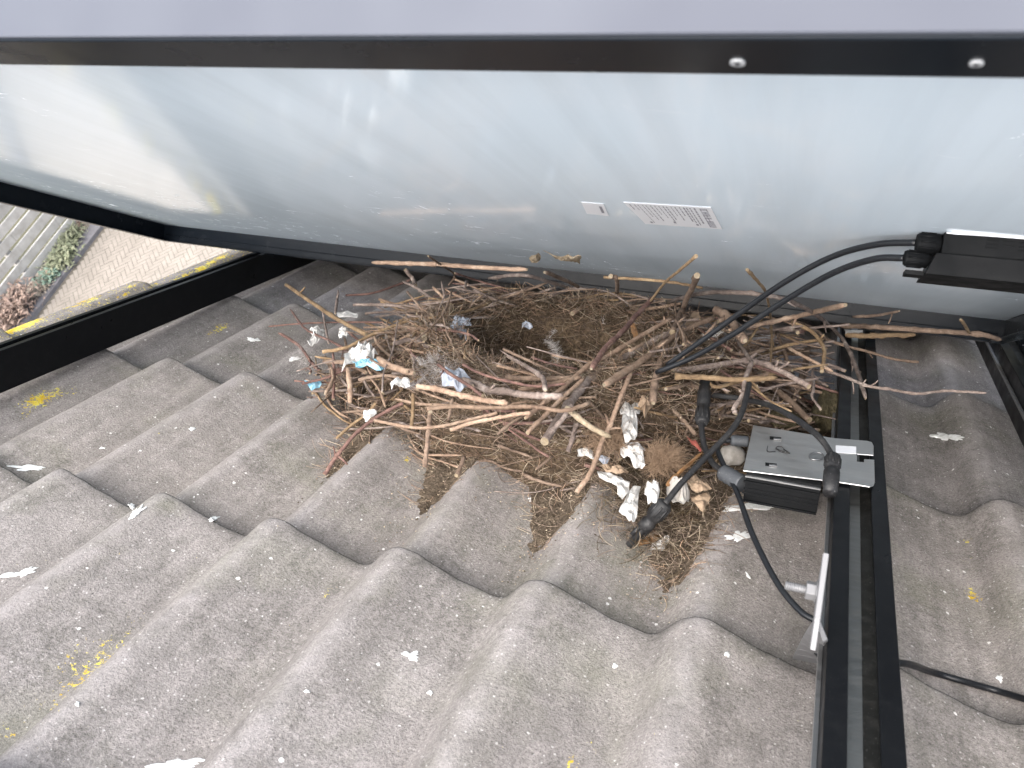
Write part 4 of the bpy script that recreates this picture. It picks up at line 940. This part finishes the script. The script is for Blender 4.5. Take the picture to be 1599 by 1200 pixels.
crumple(Z4((600,700),(640,665),(700,670),(760,720),(755,780),(700,810),(620,795)), .035, 'stone', 'plastic_scrap', 'dirty white wad partly under the cable of the loose plug', 'plastic scrap', WS, .010, 40, 1.6)
lump((1222, 655), .03, .017, 'moss', 'moss_clump', 'mossy clod behind the silver optimizer plate', 'moss clump', 4, (1.3, 1, .7), rough=.5)
lump((1292, 640), .035, .022, 'moss', 'moss_clump', 'mossy crust wedged against the slotted rail', 'moss clump', 5, (.7, 1.6, 1.1), rough=.6)
lump((822, 490), .052, .011, 'moss', 'moss_clump', 'green moss tuft on the back wall of the cup', 'moss clump', 6, (1.3, .6, .9), rough=.5)
def fluff(P, z, label, mt, count, L, spread, seed, name='feather', cat='feather', rr=.00016, up=.5):
    r = random.Random(seed); c = bp(*P, z) if z is not None else on_tile(*P, .004); o = thing(name, label, cat, c); mb = MB()
    for i in range(count):
        p = c + Vector((r.gauss(0, spread), r.gauss(0, spread), r.gauss(0, spread * .5))); d = Vector((r.gauss(0, 1), r.gauss(0, 1), r.gauss(up, .7))).normalized(); ax = Vector((r.gauss(0, 1), r.gauss(0, 1), r.gauss(0, 1))).normalized(); pts = [p]
        for k in range(5):
            q = pts[-1] + d * L * r.uniform(.7, 1.2) / 5; q.z = max(q.z, tile_z(q.x, q.y) + .0006); q.z = min(q.z, under(q, .005)); pts.append(q); d = Matrix.Rotation(r.uniform(-.2, 1.1), 3, ax) @ d
        mb.tube(pts, [rr] * 5 + [rr * .4], 3)
    mb.build('down', M[mt], o); return o
def feather(P, Q, z, label, seed, barbs=70, bl=.016, mt='hair'):
    r = random.Random(seed); p, q = bpn(*P, z), bpn(*Q, z + .006); c = p.lerp(q, .5); o = thing('feather', label, 'feather', c, 'feathers in the nest')
    ax = (q - p); L = ax.length; ax.normalize(); vw = (EYE - c).normalized(); sd = ax.cross(vw).normalized(); up = sd.cross(ax)
    R0 = [p + ax * L * t + sd * .12 * L * math.sin(3 * t) + vw * .003 * math.sin(5 * t) for t in [k / 12 for k in range(13)]]; mb = MB(); mb.tube(R0, [.00045] * 8 + [.0003] * 5, 5)
    for i in range(barbs * 2):
        t = r.random(); b = R0[int(t * 12)].lerp(R0[min(12, int(t * 12) + 1)], r.random()); s_ = 1 if i % 2 else -1; d = (ax * r.uniform(.3, 1.0) + sd * s_ * r.uniform(.3, 1.0) + vw * r.uniform(-.25, .5)).normalized(); l = bl * r.uniform(.4, 1.1) * (1 - .5 * t); pts = [b]; rx = Vector((r.gauss(0, 1), r.gauss(0, 1), r.gauss(0, 1))).normalized()
        for k in range(5):
            w_ = pts[-1] + d * l / 5; w_.z = max(w_.z, tile_z(w_.x, w_.y) + .001); pts.append(w_); d = Matrix.Rotation(r.uniform(-.15, .55), 3, rx) @ d
        mb.tube(pts, [.0002, .0002, .00018, .00015, .00013, .0001], 3)
    mb.build('barbs', M[mt], o); return o
feather((655, 570), (690, 528), .095, 'white downy feather on the left rim of the nest', 1, 110, .016)
feather((868, 572), (845, 530), .05, 'grey downy feather lying deep inside the cup', 2, 110, .018)
feather((858, 528), (856, 492), .068, 'thin grey feather against the back wall of the cup', 3, 50, .010)
feather((940, 505), (972, 480), .09, 'pale feather on the right rim of the cup', 4, 110, .014)
feather((628, 605), (662, 588), .088, 'small white feather near the thick peeled sticks', 5, 60, .009)
feather((770, 500), (762, 465), .085, 'wispy feather standing on the back rim beside the blue film', 9, 50, .008)
fluff((1068, 815), None, 'round brown woolly tuft in the valley below the stones', 'wool', 750, .018, .0085, 6, 'wool_tuft', 'wool tuft', .00028)
fluff((1035, 722), .035, 'golden hairy tuft beside the white shreds', 'wool', 700, .03, .006, 7, 'hair_tuft', 'hair tuft', .0002)
fluff((950, 690), .05, 'brown rooty tuft under the fork of the stick', 'wool', 500, .03, .010, 8, 'hair_tuft', 'hair tuft', .0002)

for q, (P, z, lab) in enumerate([((705, 535), .085, 'grey cobwebby fluff inside the left rim of the cup'), ((690, 585), .088, 'dusty fluff tangled behind the thick peeled stick'), ((975, 500), .085, 'dusty fluff under the dark slanting stick'), ((480, 560), .02, 'dusty fluff at the outer left edge of the nest')]):
    fluff(P, z, lab, 'hair', 260, .026, .013, 20 + q, 'fluff', 'fluff', .00007, .2)
# ------------------------------------------------------------------ the yard far below the verge (world axes)
I4 = Matrix.Identity(4)
def wray(u, v):
    d = (ROOF.to_3x3() @ ray(u, v)); return d
WE = ROOF @ EYE
def ground_at(u, v, z=0.0):
    d = wray(u, v); return WE + d * ((z - WE.z) / d.z)
def wall_at(u, v, x):
    d = wray(u, v); return WE + d * ((x - WE.x) / d.x)
mb = MB(); mb.add([(-90, -90, -.03), (90, -90, -.03), (90, 90, -.03), (-90, 90, -.03)], [(0, 1, 2, 3)]); tag(mb.build('ground', M['lawn'], space=I4), kind='structure')
KX = ground_at(105, 418).x                    # edge of the paving
mb = MB(); mb.add([(KX, -6, -.004), (-.6, -6, -.004), (-.6, 16, -.004), (KX, 16, -.004)], [(0, 1, 2, 3)], 1)
bl, bw, gp = .20, .068, .006; cs = math.cos(math.pi / 4); rb = random.Random(3)
def inner(p): return KX + .12 < p[0] < -.7 and -1 < p[1] < 15.5
N3 = 3
for a in range(-230, 230):
    for b in range(-75, 75):
        ox = a * bw + b * bl; oy = a * bw - b * bl
        # horizontal brick then vertical brick of the herringbone unit
        for (x0, y0, x1, y1) in ((ox, oy, ox + bl, oy + bw), (ox + bl, oy - bl + bw, ox + bl + bw, oy + bw)):
            cx, cy = (x0 + x1) / 2, (y0 + y1) / 2; wx, wy = (cx - cy) * cs - 6.5, (cx + cy) * cs + 6
            if not inner((wx, wy)): continue
            z = rb.uniform(-.001, .002); g2_ = gp / 2; cc = []
            for (px_, py_) in ((x0 + g2_, y0 + g2_), (x1 - g2_, y0 + g2_), (x1 - g2_, y1 - g2_), (x0 + g2_, y1 - g2_)): cc.append(((px_ - py_) * cs - 6.5, (px_ + py_) * cs + 6, .003 + z))
            mb.add(cc, [(0, 1, 2, 3)], 0)
tag(mb.build('paving', [M['paver'], M['joint']], space=I4), kind='structure')
FX = ground_at(74, 398, .15).x
mb = MB(); mb.box((FX - .3, -6, -.02), (KX - .1, 16, .02)); tag(mb.build('planting_bed', M['soil'], space=I4), kind='structure')
mb = MB(); mb.box((KX - .1, -6, -.02), (KX + .11, 16, .06)); tag(mb.build('kerb', M['kerb'], space=I4), kind='structure')
fence = thing('fence', 'weathered grey fence of horizontal boards beside the paved yard', 'fence', (FX, 4, 0), space=I4)
# board heights read off the photograph at the fence plane
e_ = [wall_at(u, 400, FX).z for u in (8, 33, 57, 80)]
pit = abs(e_[1] - e_[0] + e_[2] - e_[1] + e_[3] - e_[2]) / 3
zb0 = .10
nb = max(6, int(1.8 / pit))
for k in range(nb):
    z = zb0 + k * pit; mb = MB(); y = -5.0; rk = random.Random(k)
    while y < 15:
        L = rk.uniform(2.2, 3.2); mb.box((FX - .012 + rk.uniform(-.004, .004), y, z + rk.uniform(-.008, .008)), (FX + .012 + rk.uniform(-.004, .004), y + L - .008, z + pit * .78 + rk.uniform(-.008, .008))); y += L
    mb.build('board', M['fence'], fence)
for k in range(11): mb = MB(); mb.box((FX - .1, -5 + k * 2, 0), (FX - .02, -4.91 + k * 2, zb0 + nb * pit + .05)); mb.build('post', M['fence'], fence)
def plant(P, z, label, mt, count, L, wd, spread, seed, name='plant', up=1.0):
    r = random.Random(seed); c = ground_at(*P, z); c.z = 0.02; o = thing(name, label, 'plant', c, 'plants in the bed along the fence', space=I4); mb = MB()
    for i in range(count):
        a = r.uniform(0, 6.283); p = c + Vector((r.gauss(0, spread * .6), r.gauss(0, spread), r.uniform(0, spread * up))); d = Vector((math.cos(a) * .7, math.sin(a) * .7, r.uniform(.1, 1.1))).normalized(); s_ = d.cross(Vector((0, 0, 1))).normalized() * wd * r.uniform(.5, 1.2); l = L * r.uniform(.5, 1.2)
        mid = p + d * l * .5; tip = p + d * l - Vector((0, 0, l * .3)); mb.add([p - s_ * .3, p + s_ * .3, mid + s_, mid - s_, tip], [(0, 1, 2, 3), (3, 2, 4)])
    mb.build('foliage', M[mt], o)
    mb = MB(); mb.tube([c, c + Vector((0, 0, spread * up * .6))], .012, 6); mb.build('stem', M['brown'], o); return o
plant((108, 372), .1, 'pale green strappy plant near the top end of the bed', 'green', 420, .22, .012, .12, 1)
plant((95, 405), .1, 'dark green leafy plant in the middle of the bed', 'green', 700, .14, .022, .14, 2)
plant((75, 430), .1, 'blue green plant at the kerb', 'jade', 420, .12, .024, .10, 3)
plant((26, 488), .1, 'dark red bush in front of the fence', 'redleaf', 900, .14, .020, .20, 4, up=1.6)
plant((115, 352), .1, 'small reddish plant beside the pale strappy one', 'redleaf', 200, .1, .016, .09, 5)
plant((62, 452), .1, 'straw coloured tuft between the blue plant and the red bush', 'soil', 260, .12, .01, .10, 6)
